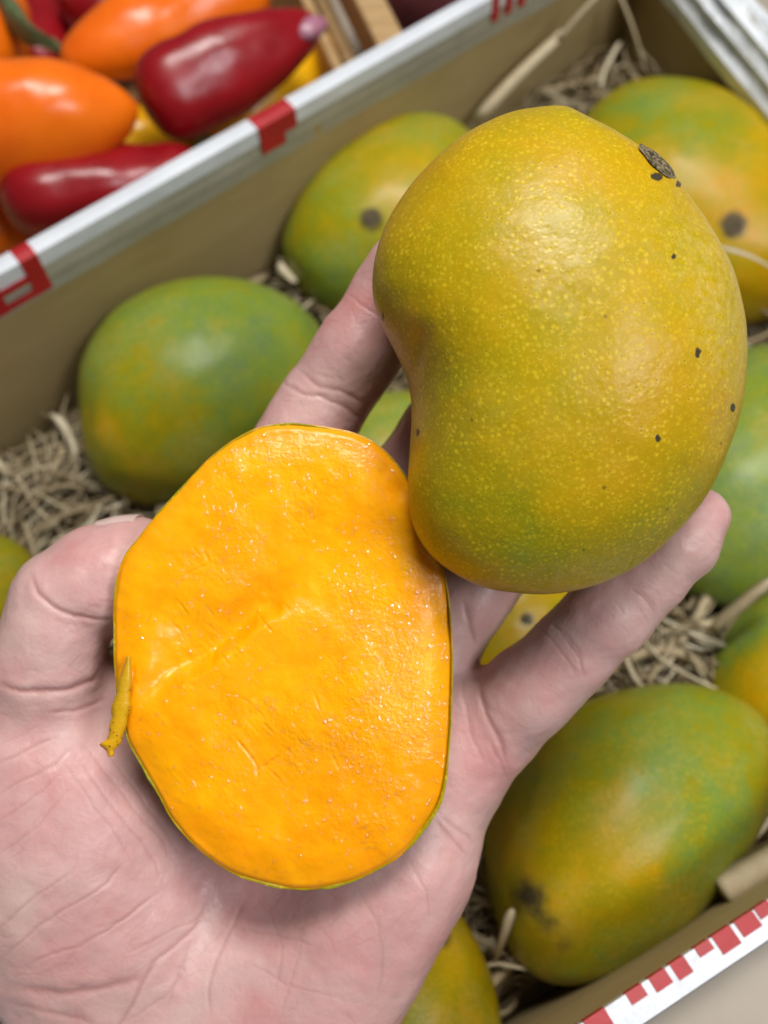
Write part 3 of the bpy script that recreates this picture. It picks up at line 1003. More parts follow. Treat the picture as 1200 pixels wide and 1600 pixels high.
def build_whole():
    nu, nv = 320, 170
    o = spline_closed([pxc(x, y, 18.6)[:2] for x, y in OUT_W], 2400)
    rel = o - WC[:2]
    an = np.arctan2(rel[:, 1], rel[:, 0])
    rd_ = np.hypot(rel[:, 0], rel[:, 1])
    th = np.linspace(-math.pi, math.pi, nu, endpoint=False)
    od = np.argsort(an)
    R = np.interp(th, an[od], rd_[od], period=2 * math.pi)
    # perspective: the contour lies a little in front of the mid plane
    Rs = R.copy()
    for _ in range(400):
        Rs = (np.roll(Rs, 1) + 2 * Rs + np.roll(Rs, -1)) / 4
    ph = np.linspace(0.012, math.pi - 0.012, nv)
    T, Ph = np.meshgrid(th, ph, indexing='ij')
    s = np.sin(Ph)
    # the outline keeps its notch near the rim and rounds off towards the two faces
    cxp, cyp = 880.0, 560.0
    tq = spline_closed(OUT_W, 2400) - np.array([cxp, cyp])
    ta = np.arctan2(-tq[:, 1], tq[:, 0])
    to_ = np.argsort(ta)
    R_t = np.interp(th, ta[to_], np.hypot(tq[:, 0], tq[:, 1])[to_], period=2 * math.pi)
    for it in range(4):       # match the contour as seen along the sight lines, not the mid section
        w = smoothstep(0.35, 0.98, s)
        rad = (R[:, None] * w + Rs[:, None] * (1 - w)) * s ** 0.93
        x = rad * np.cos(T)
        y = rad * np.sin(T)
        # front face fuller in the lower half, flatter near the beak on the left
        z = np.where(np.cos(Ph) > 0, -2.75, -2.95) * np.cos(Ph)
        fx, fy = x / 4.0, y / 4.6
        z = z * (1 + 0.04 * fy - 0.05 * fx)
        P = np.stack([WC[0] + x, WC[1] + y, WC[2] + z], -1)
        q = P / 2.4
        b = 0.055 * fbm(q, 3, 31) + 0.010 * fbm(P * 1.6, 3, 37)
        rel = P - WC
        P = P + rel / np.linalg.norm(rel, axis=-1)[..., None] * b[..., None]
        # shallow sinus groove running in from the notch
        V = c2w(P[..., 0], P[..., 1], P[..., 2]).reshape(-1, 3)
        px, py, d = project(V)
        dist, arc = seg_dist(px, py, [(644, 610), (647, 570), (653, 535), (668, 500)])
        front = (P[..., 2].ravel() < WC[2] + 1.0)
        gro = np.where(front, 0.07 * np.exp(-(dist / 13) ** 2) * smoothstep(0, 0.45, np.minimum(arc, 1 - arc) + 0.05), 0)
        rw = V - c2w(*WC)
        V = V - rw / np.linalg.norm(rw, axis=1)[:, None] * gro[:, None] / 100
        va, vr = np.arctan2(-(py - cyp), px - cxp), np.hypot(px - cxp, py - cyp)
        bi = np.floor((va + math.pi) / (2 * math.pi) * nu + 0.5).astype(int) % nu
        got = np.zeros(nu)
        np.maximum.at(got, bi, vr)
        ra_ = np.where(got > 0, R_t / np.maximum(got, 1), 1)
        for _ in range(4):
            ra_ = (np.roll(ra_, 1) + 2 * ra_ + np.roll(ra_, -1)) / 4
        if it < 3:
            R = R * ra_
            Rs = Rs * ra_.mean()
    f = grid_faces(nu, nv, True)
    n = len(V)
    V = np.vstack([V, V.reshape(nu, nv, 3)[:, 0].mean(0), V.reshape(nu, nv, 3)[:, -1].mean(0)])
    k = np.arange(nu)
    f = [tuple(a) for a in f.tolist()] + [(n, int((a + 1) % nu) * nv, int(a) * nv) for a in k] + [(n + 1, int(a) * nv + nv - 1, int((a + 1) % nu) * nv + nv - 1) for a in k]
    px, py, d = project(V)
    G = V * 100
    ripe = 0.66 + 0.055 * fbm(G * 0.55, 4, 41)
    nz = 1 + 0.55 * fbm(G * 0.9, 3, 43)
    for x, y, rx, ry, a in [(720, 790, 110, 110, -0.06), (800, 860, 170, 60, -0.09), (690, 590, 40, 50, -0.09), (680, 690, 70, 80, -0.07), (880, 870, 120, 60, -0.06), (1090, 780, 90, 90, -0.12), (860, 300, 120, 100, -0.02),
                            (1040, 600, 90, 120, 0.09), (950, 260, 130, 60, 0.10), (700, 260, 90, 60, 0.10), (940, 730, 120, 60, 0.05), (640, 505, 14, 45, 0.10), (1000, 420, 70, 120, 0.05),
                            (800, 800, 45, 25, -0.09), (805, 860, 35, 25, -0.09), (1120, 640, 40, 120, 0.02), (720, 430, 100, 100, 0.02), (1000, 830, 90, 50, -0.08)]:
        ripe += a * np.exp(-(((px - x) / rx) ** 2 + ((py - y) / ry) ** 2) * nz)
    wax_glint = 0.02 + 1.7 * np.exp(-(((px - 872) / 48) ** 2 + ((py - 425) / 62) ** 2)) + 0.9 * np.exp(-(((px - 1128) / 40) ** 2 + ((py - 500) / 150) ** 2)) + 0.8 * np.exp(-(((px - 1000) / 150) ** 2 + ((py - 905) / 40) ** 2)) \
        + 0.5 * np.exp(-(((px - 1075) / 60) ** 2 + ((py - 380) / 90) ** 2)) + 0.9 * np.exp(-(seg_dist(px, py, [(612, 535), (630, 575), (640, 620), (643, 690)])[0] / 7) ** 2) + 0.12 * fbm(G * 0.8, 3, 47)  # first spot paints in the soft highlight; the rest is waxy bloom
    wax_glint = np.where(d < WC[2] + 1, wax_glint, 0.1)
    dark = np.zeros(len(V))
    for x, y, rx, ry, a in [(1026, 276, 12, 7, 1.0), (1053, 401, 5, 5, 1.1), (1090, 551, 5, 11, 0.9), (1145, 637, 4, 8, 1.1), (1028, 685, 4.5, 6.5, 1.2), (653, 676, 3.5, 6, 1.2), (1060, 288, 5, 7, 0.9), (598, 495, 4, 13, 0.7),
                            (770, 785, 20, 10, 0.36), (800, 855, 24, 14, 0.36), (1094, 548, 9, 4, .55)]:
        dark = np.maximum(dark, np.where(d < WC[2] + 1.2, a * np.exp(-(((px - x) / rx) ** 2 + ((py - y) / ry) ** 2) ** 1.5), 0))
    root = empty("whole_mango", c2w(*WC), "whole yellow kidney-shaped mango with black specks held in the fingertips", "mango")
    ob = mesh_ob("peel", V, f, M_HERO, root, attrs=dict(ripe=ripe, wax_glint=np.clip(wax_glint, 0, 1), dark=dark))
    orient_out(ob)
    stem_scar(root, 1030, 252, 0.46, 0.22, mat=M_SCAR_NEAR)
    return root


whole = build_whole()

# ------------------------------------------------------------------ cut mango half
OUT_H = [(450, 659), (500, 664), (550, 674), (587, 691), (616, 718), (640, 752), (662, 800), (682, 850), (697, 900), (705, 945), (709, 1000), (710, 1045), (709, 1100), (706, 1160), (699, 1225), (687, 1267), (655, 1315), (630, 1340),
         (600, 1361), (550, 1385), (500, 1396), (450, 1397), (400, 1386), (350, 1365), (310, 1336), (270, 1295), (245, 1250), (220, 1208), (200, 1172), (188, 1140), (178, 1095), (174, 1050), (172, 1000), (172, 950), (177, 908), (190, 868), (215, 836), (247, 796), (290, 750),
         (325, 714), (360, 687), (400, 667)]


def half_depth(px, py):
    return 18.85 + 0.00042 * (px - 440) - 0.00075 * (py - 1030)


def build_half():
    nu, nr = 720, 190
    pts = spline_closed(OUT_H, nu)
    cx, cy = 440.0, 1040.0
    q = np.linspace(0.004, 1.0, nr) ** 0.85
    PX = cx + (pts[:, None, 0] - cx) * q[None, :]
    PY = cy + (pts[:, None, 1] - cy) * q[None, :]
    D0 = half_depth(PX, PY)
    cm = 18.85 / F
    G = np.stack([PX * cm, PY * cm, np.zeros_like(PX)], -1)
    Q = np.broadcast_to(q[None, :], PX.shape)
    h = np.zeros_like(PX)          # relief towards the camera, cm
    # shallow stone bed, raised lower plateau, scooped hollow above the ledge
    dl, arc = seg_dist(PX, PY, [(190, 1120), (235, 1085), (290, 1050), (340, 1018), (380, 985), (420, 958), (470, 940), (540, 905)])
    ledge_y = np.interp(PX, [150, 190, 235, 290, 330, 365, 400, 440, 490, 720], [1150, 1125, 1090, 1054, 1032, 1000, 966, 948, 944, 930])
    below = smoothstep(-46, 14, PY - ledge_y + 5 * fbm(G * 1.5, 2, 3))
    fade = np.exp(-((PX - 345) / 105) ** 4) * np.exp(-((PY - ledge_y) / 150) ** 2)
    below = smoothstep(-24, 18, PY - ledge_y + 8 * fbm(G * 1.5, 2, 3))
    dab = np.clip(ledge_y - PY, 0, 400)
    h += fade * (0.05 * below - 0.38 * (1 - below) * np.exp(-(dab / 60) ** 2))
    h -= 0.26 * np.exp(-(((PX - 500) / 150) ** 2 + ((PY - 900) / 110) ** 2))
    h -= 0.16 * np.exp(-(((PX - 290) / 80) ** 2 + ((PY - 980) / 55) ** 2))
    h -= 0.12 * np.exp(-(((PX - 430) / 70) ** 2 + ((PY - 1200) / 60) ** 2))
    h += 0.14 * np.exp(-(((PX - 570) / 120) ** 2 + ((PY - 1130) / 170) ** 2))
    h += 0.035 * fbm(G * 0.8, 3, 11) + 0.009 * fbm(G * 2.2, 3, 13)
    rim = smoothstep(1.0, 0.80, Q)
    # irregular pitted texture where the stone pulled fibres away
    pit = smoothstep(0.05, 0.55, fbm(G * 1.3, 3, 17) + 0.55 * np.exp(-(((PX - 470) / 170) ** 2 + ((PY - 1140) / 180) ** 2)) + 0.25 * np.exp(-(((PX - 360) / 120) ** 2 + ((PY - 860) / 90) ** 2)) - 0.2) * rim
    h += pit * (0.0025 * fbm(G * 13, 3, 19) - 0.004 * np.clip(fbm(G * 6, 2, 21) - 0.25, 0, 1))
    # stretched fibre streaks
    ca, sa = math.cos(0.75), math.sin(0.75)
    Gs = np.stack([(G[..., 0] * ca - G[..., 1] * sa) * 9, (G[..., 0] * sa + G[..., 1] * ca) * 1.6, np.zeros_like(PX)], -1)
    h += rim * 0.0025 * fbm(Gs, 3, 23) * (0.3 + pit)
    cut = np.zeros_like(PX)
    rngs = np.random.default_rng(8)
    nicks = [(208, 1040, 203, 1095, .05), (212, 1060, 206, 1080, .04), (268, 930, 292, 965, .030), (396, 960, 428, 992, .028), (344, 1022, 358, 1040, .02), (305, 955, 300, 990, .02), (262, 970, 282, 994, .035), (320, 900, 300, 935, .02), (235, 960, 222, 980, .02), (300, 855, 312, 870, .028), (318, 862, 326, 880, .028),
             (440, 945, 452, 955, .04), (490, 1078, 500, 1110, .03), (365, 1150, 408, 1210, .035), (405, 1205, 440, 1180, .04), (440, 1180, 460, 1165, .03), (400, 1200, 402, 1215, .04), (420, 1205, 445, 1230, .02), (380, 1090, 420, 1130, .02), (410, 1130, 430, 1150, .03), (350, 1080, 395, 1100, .018),
             (276, 905, 330, 880, .022), (290, 900, 270, 920, .02), (480, 815, 520, 800, .012), (520, 1180, 530, 1200, .02), (455, 1120, 480, 1090, .018)]
    for _ in range(18):
        x, y = rngs.uniform(240, 650), rngs.uniform(760, 1300)
        a, l = rngs.normal(0.7, 0.5), rngs.uniform(10, 42)
        nicks.append((x, y, x + l * math.cos(a), y + l * math.sin(a), rngs.uniform(.004, .016)))
    for x0, y0, x1, y1, dp in nicks:
        mx, my = (x0 + x1) / 2, (y0 + y1) / 2
        xm = mx + (y1 - y0) * 0.03
        ym = my - (x1 - x0) * 0.03
        m = (np.abs(PX - mx) < 70) & (np.abs(PY - my) < 70)
        if not m.any():
            continue
        dd, ar = seg_dist(PX[m], PY[m], [(x0, y0), (xm, ym), (x1, y1)])
        en = np.clip(np.minimum(ar, 1 - ar) * 5, 0.15, 1)
        wd = 1.5 + dp * 20
        h[m] += -dp * 0.5 * np.exp(-(dd / wd) ** 2) * en * (0.7 + 0.6 * vnoise(np.stack([PX[m] * 0.12, PY[m] * 0.12, PX[m] * 0], -1))) + dp * 0.04 * np.exp(-((dd - 2.2 * wd) / wd) ** 2) * en
        cut[m] = np.maximum(cut[m], en * np.exp(-(dd / (wd * 1.1)) ** 2) * min(1, dp * 18))
    # rounded cut edge
    h = h * smoothstep(1.0, 0.93, Q) - 0.08 * smoothstep(0.955, 1.0, Q) ** 2 - 0.13 * smoothstep(0.84, 1.0, Q) ** 1.5 * smoothstep(620, 690, PX) * smoothstep(860, 960, PY) - 0.14 * smoothstep(0.72, 1.0, Q) ** 2 + 0.03 * fbm(np.stack([np.cos(np.linspace(0, 6.283, nu)) * 6, np.sin(np.linspace(0, 6.283, nu)) * 6, np.zeros(nu)], -1), 3, 29)[:, None] * smoothstep(0.8, 1, Q)
    D = D0 - h
    V = c2w((PX - 600) / F * D0, (800 - PY) / F * D0, D).reshape(-1, 3)
    f = grid_faces(nu, nr, True)[:, ::-1]
    grain = 0.16 + 0.22 * pit + 0.25 * np.clip(fbm(G * 0.8, 3, 53), 0, 1)
    for x, y, rx, ry, a in [(640, 1000, 60, 120, .9), (580, 1180, 90, 80, .8), (480, 1150, 110, 90, .55), (470, 720, 110, 40, .7), (370, 790, 60, 50, .6), (560, 1300, 90, 30, .5), (690, 1100, 30, 140, .9), (330, 900, 70, 60, .35), (560, 900, 60, 50, .5)]:
        grain = grain + a * np.exp(-((PX - x) / rx) ** 2 - ((PY - y) / ry) ** 2) * (0.75 + 0.6 * fbm(G * 2.5, 2, 57))
    grain = np.clip(grain, 0.10, 1.3) * smoothstep(1.0, 0.96, Q)
    edge = smoothstep(0.86, 1.0, Q)
    C = pxw(cx, cy, 18.85)
    root = empty("mango_half", C, "cut mango half with wet orange flesh facing up, lying on the palm", "mango half")
    n = len(V)
    V = np.vstack([V, V.reshape(nu, nr, 3)[:, 0].mean(0)])
    ap = lambda a: np.r_[a.ravel(), a[:, 0].mean()]
    faces = [tuple(a) for a in f.tolist()] + [(n, int(k) * nr, int((k + 1) % nu) * nr) for k in range(nu)]
    fl = mesh_ob("flesh", V, faces, M_FLESH, root, attrs=dict(grain=ap(grain), edge=ap(edge), cut=ap(cut)))
    orient_out(fl)
    # orientation towards the camera
    if (np.array(fl.data.polygons[1000].normal) @ FW) > 0:
        fl.data.flip_normals()
    # beads of juice standing on the torn cells
    base_v, base_f = [], []
    for i in range(4):
        ro = [1.0, 0.75, 0.48, 0.22][i]
        for k in range(8):
            base_v.append((ro * math.cos(k * math.pi / 4), ro * math.sin(k * math.pi / 4), 1 - ro * ro))
    base_v.append((0, 0, 1))
    for i in range(3):
        for k in range(8):
            base_f.append((i * 8 + k, i * 8 + (k + 1) % 8, (i + 1) * 8 + (k + 1) % 8, (i + 1) * 8 + k))
    base_f = np.array(base_f)
    tri = np.array([(24 + k, 24 + (k + 1) % 8, 32) for k in range(8)])
    base_v = np.array(base_v)
    gi = grain.copy()
    JV, JF = [], []
    tot = 0
    rj = np.random.default_rng(77)
    nj = 0
    while nj < 1900:
        iu, iq = rj.integers(0, nu), int((nr - 1) * math.sqrt(rj.random()) * 0.985)
        if rj.random() > (gi[iu, iq] - 0.10) * 0.9:
            continue
        nj += 1
        r = 0.014 + 0.030 * rj.random() ** 2.5
        el = 1 + 0.9 * rj.random()
        a = 1.25 + rj.normal(0, 0.5)
        lx, ly = base_v[:, 0] * el * r, base_v[:, 1] * r
        bump_ = 1 + 0.18 * np.sin(base_v[:, 0] * 3 + rj.random() * 6)
        X0 = (PX[iu, iq] - 600) / F * D0[iu, iq] + (lx * math.cos(a) - ly * math.sin(a)) * bump_
        Y0 = (800 - PY[iu, iq]) / F * D0[iu, iq] + (lx * math.sin(a) + ly * math.cos(a)) * bump_
        Z0 = D[iu, iq] + 0.0015 - base_v[:, 2] * r * rj.uniform(0.28, 0.55)
        JV.append(np.stack([X0, Y0, Z0], 1))
        JF.append(tot)
        tot += 33
    JV = np.vstack(JV)
    jf = [tuple(int(c) for c in q + o) for o in JF for q in list(base_f) + list(tri)]
    jd = mesh_ob("juice_drops", c2w(JV[:, 0], JV[:, 1], JV[:, 2]), jf, M_JUICE, root)
    jd["kind"] = "stuff"
    # peel: thin bowl behind the flesh
    ns = 60
    s = np.linspace(0, 1, ns)
    q2 = np.cos(s * math.pi / 2 * 0.985) ** 0.9
    bulge = 1.85 * np.sin(s * math.pi / 2) ** 0.85
    grow = 1 + 0.010 * np.sin(np.clip(s * 5, 0, math.pi))
    off = -1.0 + 1.0 * np.clip(fbm(np.stack([np.cos(np.linspace(0, 6.283, nu)) * 5, np.sin(np.linspace(0, 6.283, nu)) * 5, np.zeros(nu)], -1), 3, 77), -0.5, 1)[:, None]      # px
    dirs = pts - np.array([cx, cy])
    dirs /= np.linalg.norm(dirs, axis=1)[:, None]
    po = pts + dirs * off
    X = cx + (po[:, None, 0] - cx) * (q2 * grow)[None, :]
    Y = cy + (po[:, None, 1] - cy) * (q2 * grow)[None, :]
    DD = half_depth(X, Y) + 0.06 + bulge[None, :] + 0.02 * fbm(np.stack([X * cm, Y * cm, np.zeros_like(X)], -1) * 2, 2, 5)
    jag = 0.02 * fbm(np.stack([np.cos(np.linspace(0, 6.283, nu)) * 14, np.sin(np.linspace(0, 6.283, nu)) * 14, np.zeros(nu)], -1), 3, 61)
    DD[:, 0] += jag
    d0 = half_depth(X, Y)
    PV = c2w((X - 600) / F * d0, (800 - Y) / F * d0, DD)
    # inner lip so the peel has thickness
    lip = cx + (pts[:, 0] - cx) * 0.985, cy + (pts[:, 1] - cy) * 0.985
    dl0 = half_depth(*lip)
    lipV = c2w((lip[0] - 600) / F * dl0, (800 - lip[1]) / F * dl0, dl0 + 0.13)
    PV = np.concatenate([lipV[:, None], PV], 1)
    ff = grid_faces(nu, ns + 1, True)
    pv = PV.reshape(-1, 3)
    px, py, d = project(pv)
    ripe = 0.52 + 0.08 * fbm(pv * 90, 3, 71) + 0.12 * np.exp(-(((px - 300) / 150) ** 2 + ((py - 1330) / 100) ** 2))
    pl = mesh_ob("peel", pv + 0.0011 * FW, ff, M_HERO, root, attrs=dict(ripe=ripe, wax_glint=np.zeros(len(pv)), dark=np.repeat(np.where(np.arange(ns + 1)[None, :] < 9, 0.36, 0.2), nu, 0).ravel()))
    # loose shred of peel at the left edge
    cl = np.array([(201, 1026), (198, 1050), (194, 1075), (190, 1100), (186, 1125), (181, 1148), (176, 1163), (173, 1182)], float)
    wd = np.array([3, 8, 11, 13, 14, 11, 12, 4], float)
    nt = 70
    tt = np.linspace(0, 1, nt)
    ti = np.linspace(0, 1, len(cl))
    bx, by, bw = (np.interp(tt, ti, a) for a in (cl[:, 0], cl[:, 1], wd))
    bw = bw * (1 + 0.12 * fbm(np.stack([tt * 9, tt * 0, tt * 0], -1), 3, 7))
    lobe = 1 + 0.8 * np.exp(-((tt - 0.87) / 0.05) ** 2)
    notch = 1 - 0.55 * np.exp(-((tt - 0.93) / 0.03) ** 2)
    rows = []
    for sgn in (-1, -0.35, 0.35, 1):
        dpt = half_depth(bx, by) - 0.22 + 0.10 * abs(sgn) + 0.25 * tt ** 2
        rows.append(c2w((bx + sgn * bw * np.where(sgn < 0, lobe, notch) - 600) / F * dpt, (800 - by) / F * dpt, dpt))
    for sgn in (1, 0.35, -0.35, -1):
        dpt = half_depth(bx, by) - 0.22 + 0.10 * abs(sgn) + 0.25 * tt ** 2 + 0.045
        rows.append(c2w((bx + sgn * bw * 0.95 * np.where(sgn < 0, lobe, notch) - 600) / F * dpt, (800 - by) / F * dpt, dpt))
    RV = np.stack(rows, 1)
    m = len(rows)
    rf = []
    for i in range(nt - 1):
        for j in range(m):
            rf.append((i * m + j, (i + 1) * m + j, (i + 1) * m + (j + 1) % m, i * m + (j + 1) % m))
    rf += [tuple(range(m)), tuple((nt - 1) * m + j for j in reversed(range(m)))]
    rv = RV.reshape(-1, 3)
    rip = np.repeat(np.interp(tt, [0, .5, .85, 1], [0.62, 0.70, 0.80, 0.97]), m)
    sh = mesh_ob("peel_shred", rv, rf, M_SHRED, root, attrs=dict(ripe=rip, wax_glint=np.zeros(len(rv)), dark=np.zeros(len(rv))))
    orient_out(sh)
    return root


half = build_half()

# ------------------------------------------------------------------ hand
VX = 0.115


def build_hand():
    LIFT = 0.45

    def pxc(px, py, d):
        d = d - LIFT
        return np.array([(px - 600) / F * d, (800 - py) / F * d, d], float)

    lo = np.array([-11.6, -19.0, 17.2])
    hi = np.array([9.2, 8.2, 25.6])
    n = np.ceil((hi - lo) / VX).astype(int) + 1
    ax = [lo[i] + VX * np.arange(n[i]) for i in range(3)]
    BIG = 9.0

    def field():
        return np.full(tuple(n), BIG, np.float32)

    def window(p_lo, p_hi):
        a = np.clip(np.floor((p_lo - lo) / VX).astype(int), 0, n - 1)
        b = np.clip(np.ceil((p_hi - lo) / VX).astype(int) + 1, 1, n)
        return tuple(slice(int(a[i]), int(b[i])) for i in range(3))

    def smin(A, B, k):
        h = np.maximum(k - np.abs(A - B), 0) / k
        return np.minimum(A, B) - h * h * k * 0.25

    def pts(sl):
        return np.meshgrid(*(ax[i][sl[i]] for i in range(3)), indexing='ij')

    def cap(Fd, a, ra, b, rb, k=0.35, flat=1.0):
        a, b = np.asarray(a, float), np.asarray(b, float)
        r = max(ra, rb) + k + 0.5
        sl = window(np.minimum(a, b) - r, np.maximum(a, b) + r)
        X, Y, Z = pts(sl)
        ba = b - a
        t = np.clip(((X - a[0]) * ba[0] + (Y - a[1]) * ba[1] + (Z - a[2]) * ba[2]) / (ba @ ba), 0, 1)
        dx, dy, dz = X - a[0] - t * ba[0], Y - a[1] - t * ba[1], (Z - a[2] - t * ba[2]) / flat
        d = np.sqrt(dx * dx + dy * dy + dz * dz) - (ra + (rb - ra) * t)
        Fd[sl] = smin(Fd[sl], d.astype(np.float32), k)

    def ell(Fd, c, r, ang=0.0, k=0.6):
        c, r = np.asarray(c, float), np.asarray(r, float)
        m = r.max() + k + 0.4
        sl = window(c - m, c + m)
        X, Y, Z = pts(sl)
        ca, sa = math.cos(ang), math.sin(ang)
        x, y, z = X - c[0], Y - c[1], Z - c[2]
        u, v = x * ca + y * sa, -x * sa + y * ca
        k0 = np.sqrt((u / r[0]) ** 2 + (v / r[1]) ** 2 + (z / r[2]) ** 2)
        k1 = np.sqrt((u / r[0] ** 2) ** 2 + (v / r[1] ** 2) ** 2 + (z / r[2] ** 2) ** 2) + 1e-6
        d = k0 * (k0 - 1) / k1
        Fd[sl] = smin(Fd[sl], d.astype(np.float32), k)

    # palm: metacarpal fan, wrist and forearm
    Pm = field()
    wr = pxc(300, 1760, 21.9)
    mc = {'i': pxc(402, 838, 22.6), 'm': pxc(512, 925, 22.9), 'r': pxc(610, 1050, 22.8), 'p': pxc(686, 1180, 22.3)}
    bases = {'i': pxc(190, 1560, 22.3), 'm': pxc(270, 1600, 22.4), 'r': pxc(370, 1610, 22.3), 'p': pxc(480, 1580, 22.0)}
    for kf, r0, r1 in (('i', 1.45, 1.32), ('m', 1.45, 1.34), ('r', 1.45, 1.30), ('p', 1.50, 1.26)):
        cap(Pm, bases[kf], r0, mc[kf], r1, 1.0)
    cap(Pm, mc['i'], 1.2, mc['m'], 1.2, 0.8)
    cap(Pm, mc['m'], 1.2, mc['r'], 1.2, 0.8)
    cap(Pm, mc['r'], 1.2, mc['p'], 1.15, 0.8)
    for x, r in ((180, 1.9), (300, 2.0), (430, 1.9)):
        cap(Pm, pxc(x, 1600, 22.2), r - 0.25, pxc(x * 0.72 + 60, 1900, 22.2), r, 1.2)
        cap(Pm, pxc(x * 0.72 + 60, 1900, 22.2), r, pxc(x * 0.75 - 20, 2150, 22.4), r + 0.2, 1.2)
    # ulnar border of the palm and hypothenar pad
    cap(Pm, pxc(690, 1215, 22.0), 1.30, pxc(640, 1340, 21.8), 1.36, 0.8)
    cap(Pm, pxc(640, 1340, 21.8), 1.36, pxc(520, 1560, 21.7), 1.55, 0.8)
    ell(Pm, pxc(560, 1440, 21.4), (1.5, 2.7, 1.25), -0.45, 1.0)
    ell(Pm, pxc(420, 1570, 21.5), (2.2, 1.7, 1.0), 0.0, 1.0)
    # thenar mound
    ell(Pm, pxc(95, 1320, 21.2), (2.45, 3.4, 1.75), 0.10, 1.0)
    ell(Pm, pxc(150, 1480, 21.4), (2.3, 1.9, 1.3), 0.2, 1.0)
    cap(Pm, pxc(130, 1540, 21.9), 1.5, pxc(45, 1190, 21.5), 1.45, 0.9)
    cap(Pm, pxc(60, 1210, 21.8), 1.3, pxc(360, 960, 22.7), 1.0, 0.9)
    cap(Pm, pxc(200, 1250, 22.3), 1.3, pxc(430, 1000, 22.8), 1.2, 0.9)
    # pads at the finger roots
    ell(Pm, pxc(640, 1190, 21.9), (1.2, 1.5, 0.9), -0.5, 0.8)
    ell(Pm, pxc(690, 1130, 21.9), (0.9, 1.2, 0.8), -0.5, 0.6)
    ell(Pm, pxc(560, 1040, 22.2), (1.0, 1.1, 0.8), -0.5, 0.6)

    def finger(chain, pads):
        Fg = field()
        for (a, ra), (b, rb) in zip(chain[:-1], chain[1:]):
            cap(Fg, pxc(*a), ra, pxc(*b), rb, 0.16)
        for c, r, an in pads:
            ell(Fg, pxc(*c), r, an, 0.35)
        return Fg

    fi = finger([((402, 838, 22.6), 1.16), ((452, 726, 22.4), 1.10), ((492, 655, 22.2), 1.03), ((508, 628, 22.15), 1.03), ((560, 548, 22.0), 1.01), ((612, 468, 21.8), 0.96), ((640, 425, 21.5), 0.95), ((690, 352, 20.9), 0.74)],
                [((468, 690, 21.95), (0.95, 1.5, 0.85), -0.55), ((556, 553, 21.7), (0.90, 1.35, 0.85), -0.55)])
    fm = finger([((512, 925, 22.9), 1.18), ((590, 820, 22.9), 1.10), ((690, 682, 22.9), 1.03), ((770, 560, 22.9), 0.98), ((805, 500, 22.7), 0.94), ((860, 410, 22.0), 0.74)], [((640, 750, 22.6), (0.9, 1.5, 0.8), -0.6)])
    fr = finger([((610, 1050, 22.8), 1.14), ((690, 990, 22.6), 1.04), ((775, 872, 22.7), 0.99), ((850, 750, 22.9), 0.94), ((885, 695, 22.8), 0.90), ((950, 590, 22.1), 0.72)], [((735, 930, 22.3), (0.82, 1.3, 0.8), -0.6)])
    fp = finger([((686, 1180, 22.3), 1.12), ((772, 1132, 21.8), 1.10), ((822, 1084, 21.5), 1.03), ((880, 1030, 21.2), 0.965), ((898, 1013, 21.15), 0.955), ((950, 960, 20.95), 0.93), ((1002, 908, 20.75), 0.88), ((1022, 888, 20.7), 0.86), ((1062, 846, 20.55), 0.82), ((1093, 808, 20.4), 0.62)],
                [((830, 1080, 21.15), (0.88, 1.35, 0.80), -0.80), ((952, 958, 20.7), (0.80, 1.05, 0.75), -0.80), ((1064, 846, 20.3), (0.70, 0.85, 0.66), -0.80)])
    th = finger([((45, 1190, 21.5), 1.42), ((68, 1070, 21.1), 1.24), ((88, 985, 20.75), 1.15), ((104, 938, 20.85), 1.17), ((150, 908, 20.95), 1.18), ((205, 888, 21.1), 1.12), ((258, 872, 21.2), 0.86)],
                [((70, 1045, 20.7), (1.10, 1.25, 0.95), -0.1), ((160, 912, 20.65), (1.25, 1.02, 0.90), 0.25)])
    Fg = smin(smin(fi, fm, 0.12), smin(fr, fp, 0.12), 0.12)
    Ft = smin(Pm, Fg, 0.75)
    Ft = smin(Ft, th, 0.5)

    # ---- surface nets
    S = Ft < 0
    nx, ny, nz = S.shape
    cnt = np.zeros((nx - 1, ny - 1, nz - 1), np.int8)
    for a in (0, 1):
        for b in (0, 1):
            for c in (0, 1):
                cnt += S[a:nx - 1 + a, b:ny - 1 + b, c:nz - 1 + c]
    mask = (cnt > 0) & (cnt < 8)
    idx = -np.ones(mask.shape, np.int64)
    cells = np.argwhere(mask)
    idx[mask] = np.arange(len(cells))
    acc = np.zeros((len(cells), 3))
    num = np.zeros(len(cells))
    corners = [(a, b, c) for a in (0, 1) for b in (0, 1) for c in (0, 1)]
    val = {cr: Ft[cells[:, 0] + cr[0], cells[:, 1] + cr[1], cells[:, 2] + cr[2]].astype(float) for cr in corners}
    for cr in corners:
        for k in range(3):
            if cr[k] == 0:
                c2 = list(cr)
                c2[k] = 1
                c2 = tuple(c2)
                v0, v1 = val[cr], val[c2]
                cross = (v0 < 0) != (v1 < 0)
                t = np.where(cross, v0 / np.where(cross, v0 - v1, 1), 0)
                p = np.tile(np.array(cr, float), (len(cells), 1))
                p[:, k] += t
                acc += np.where(cross[:, None], p, 0)
                num += cross
    Vc = lo + (cells + acc / num[:, None]) * VX
    quads = []
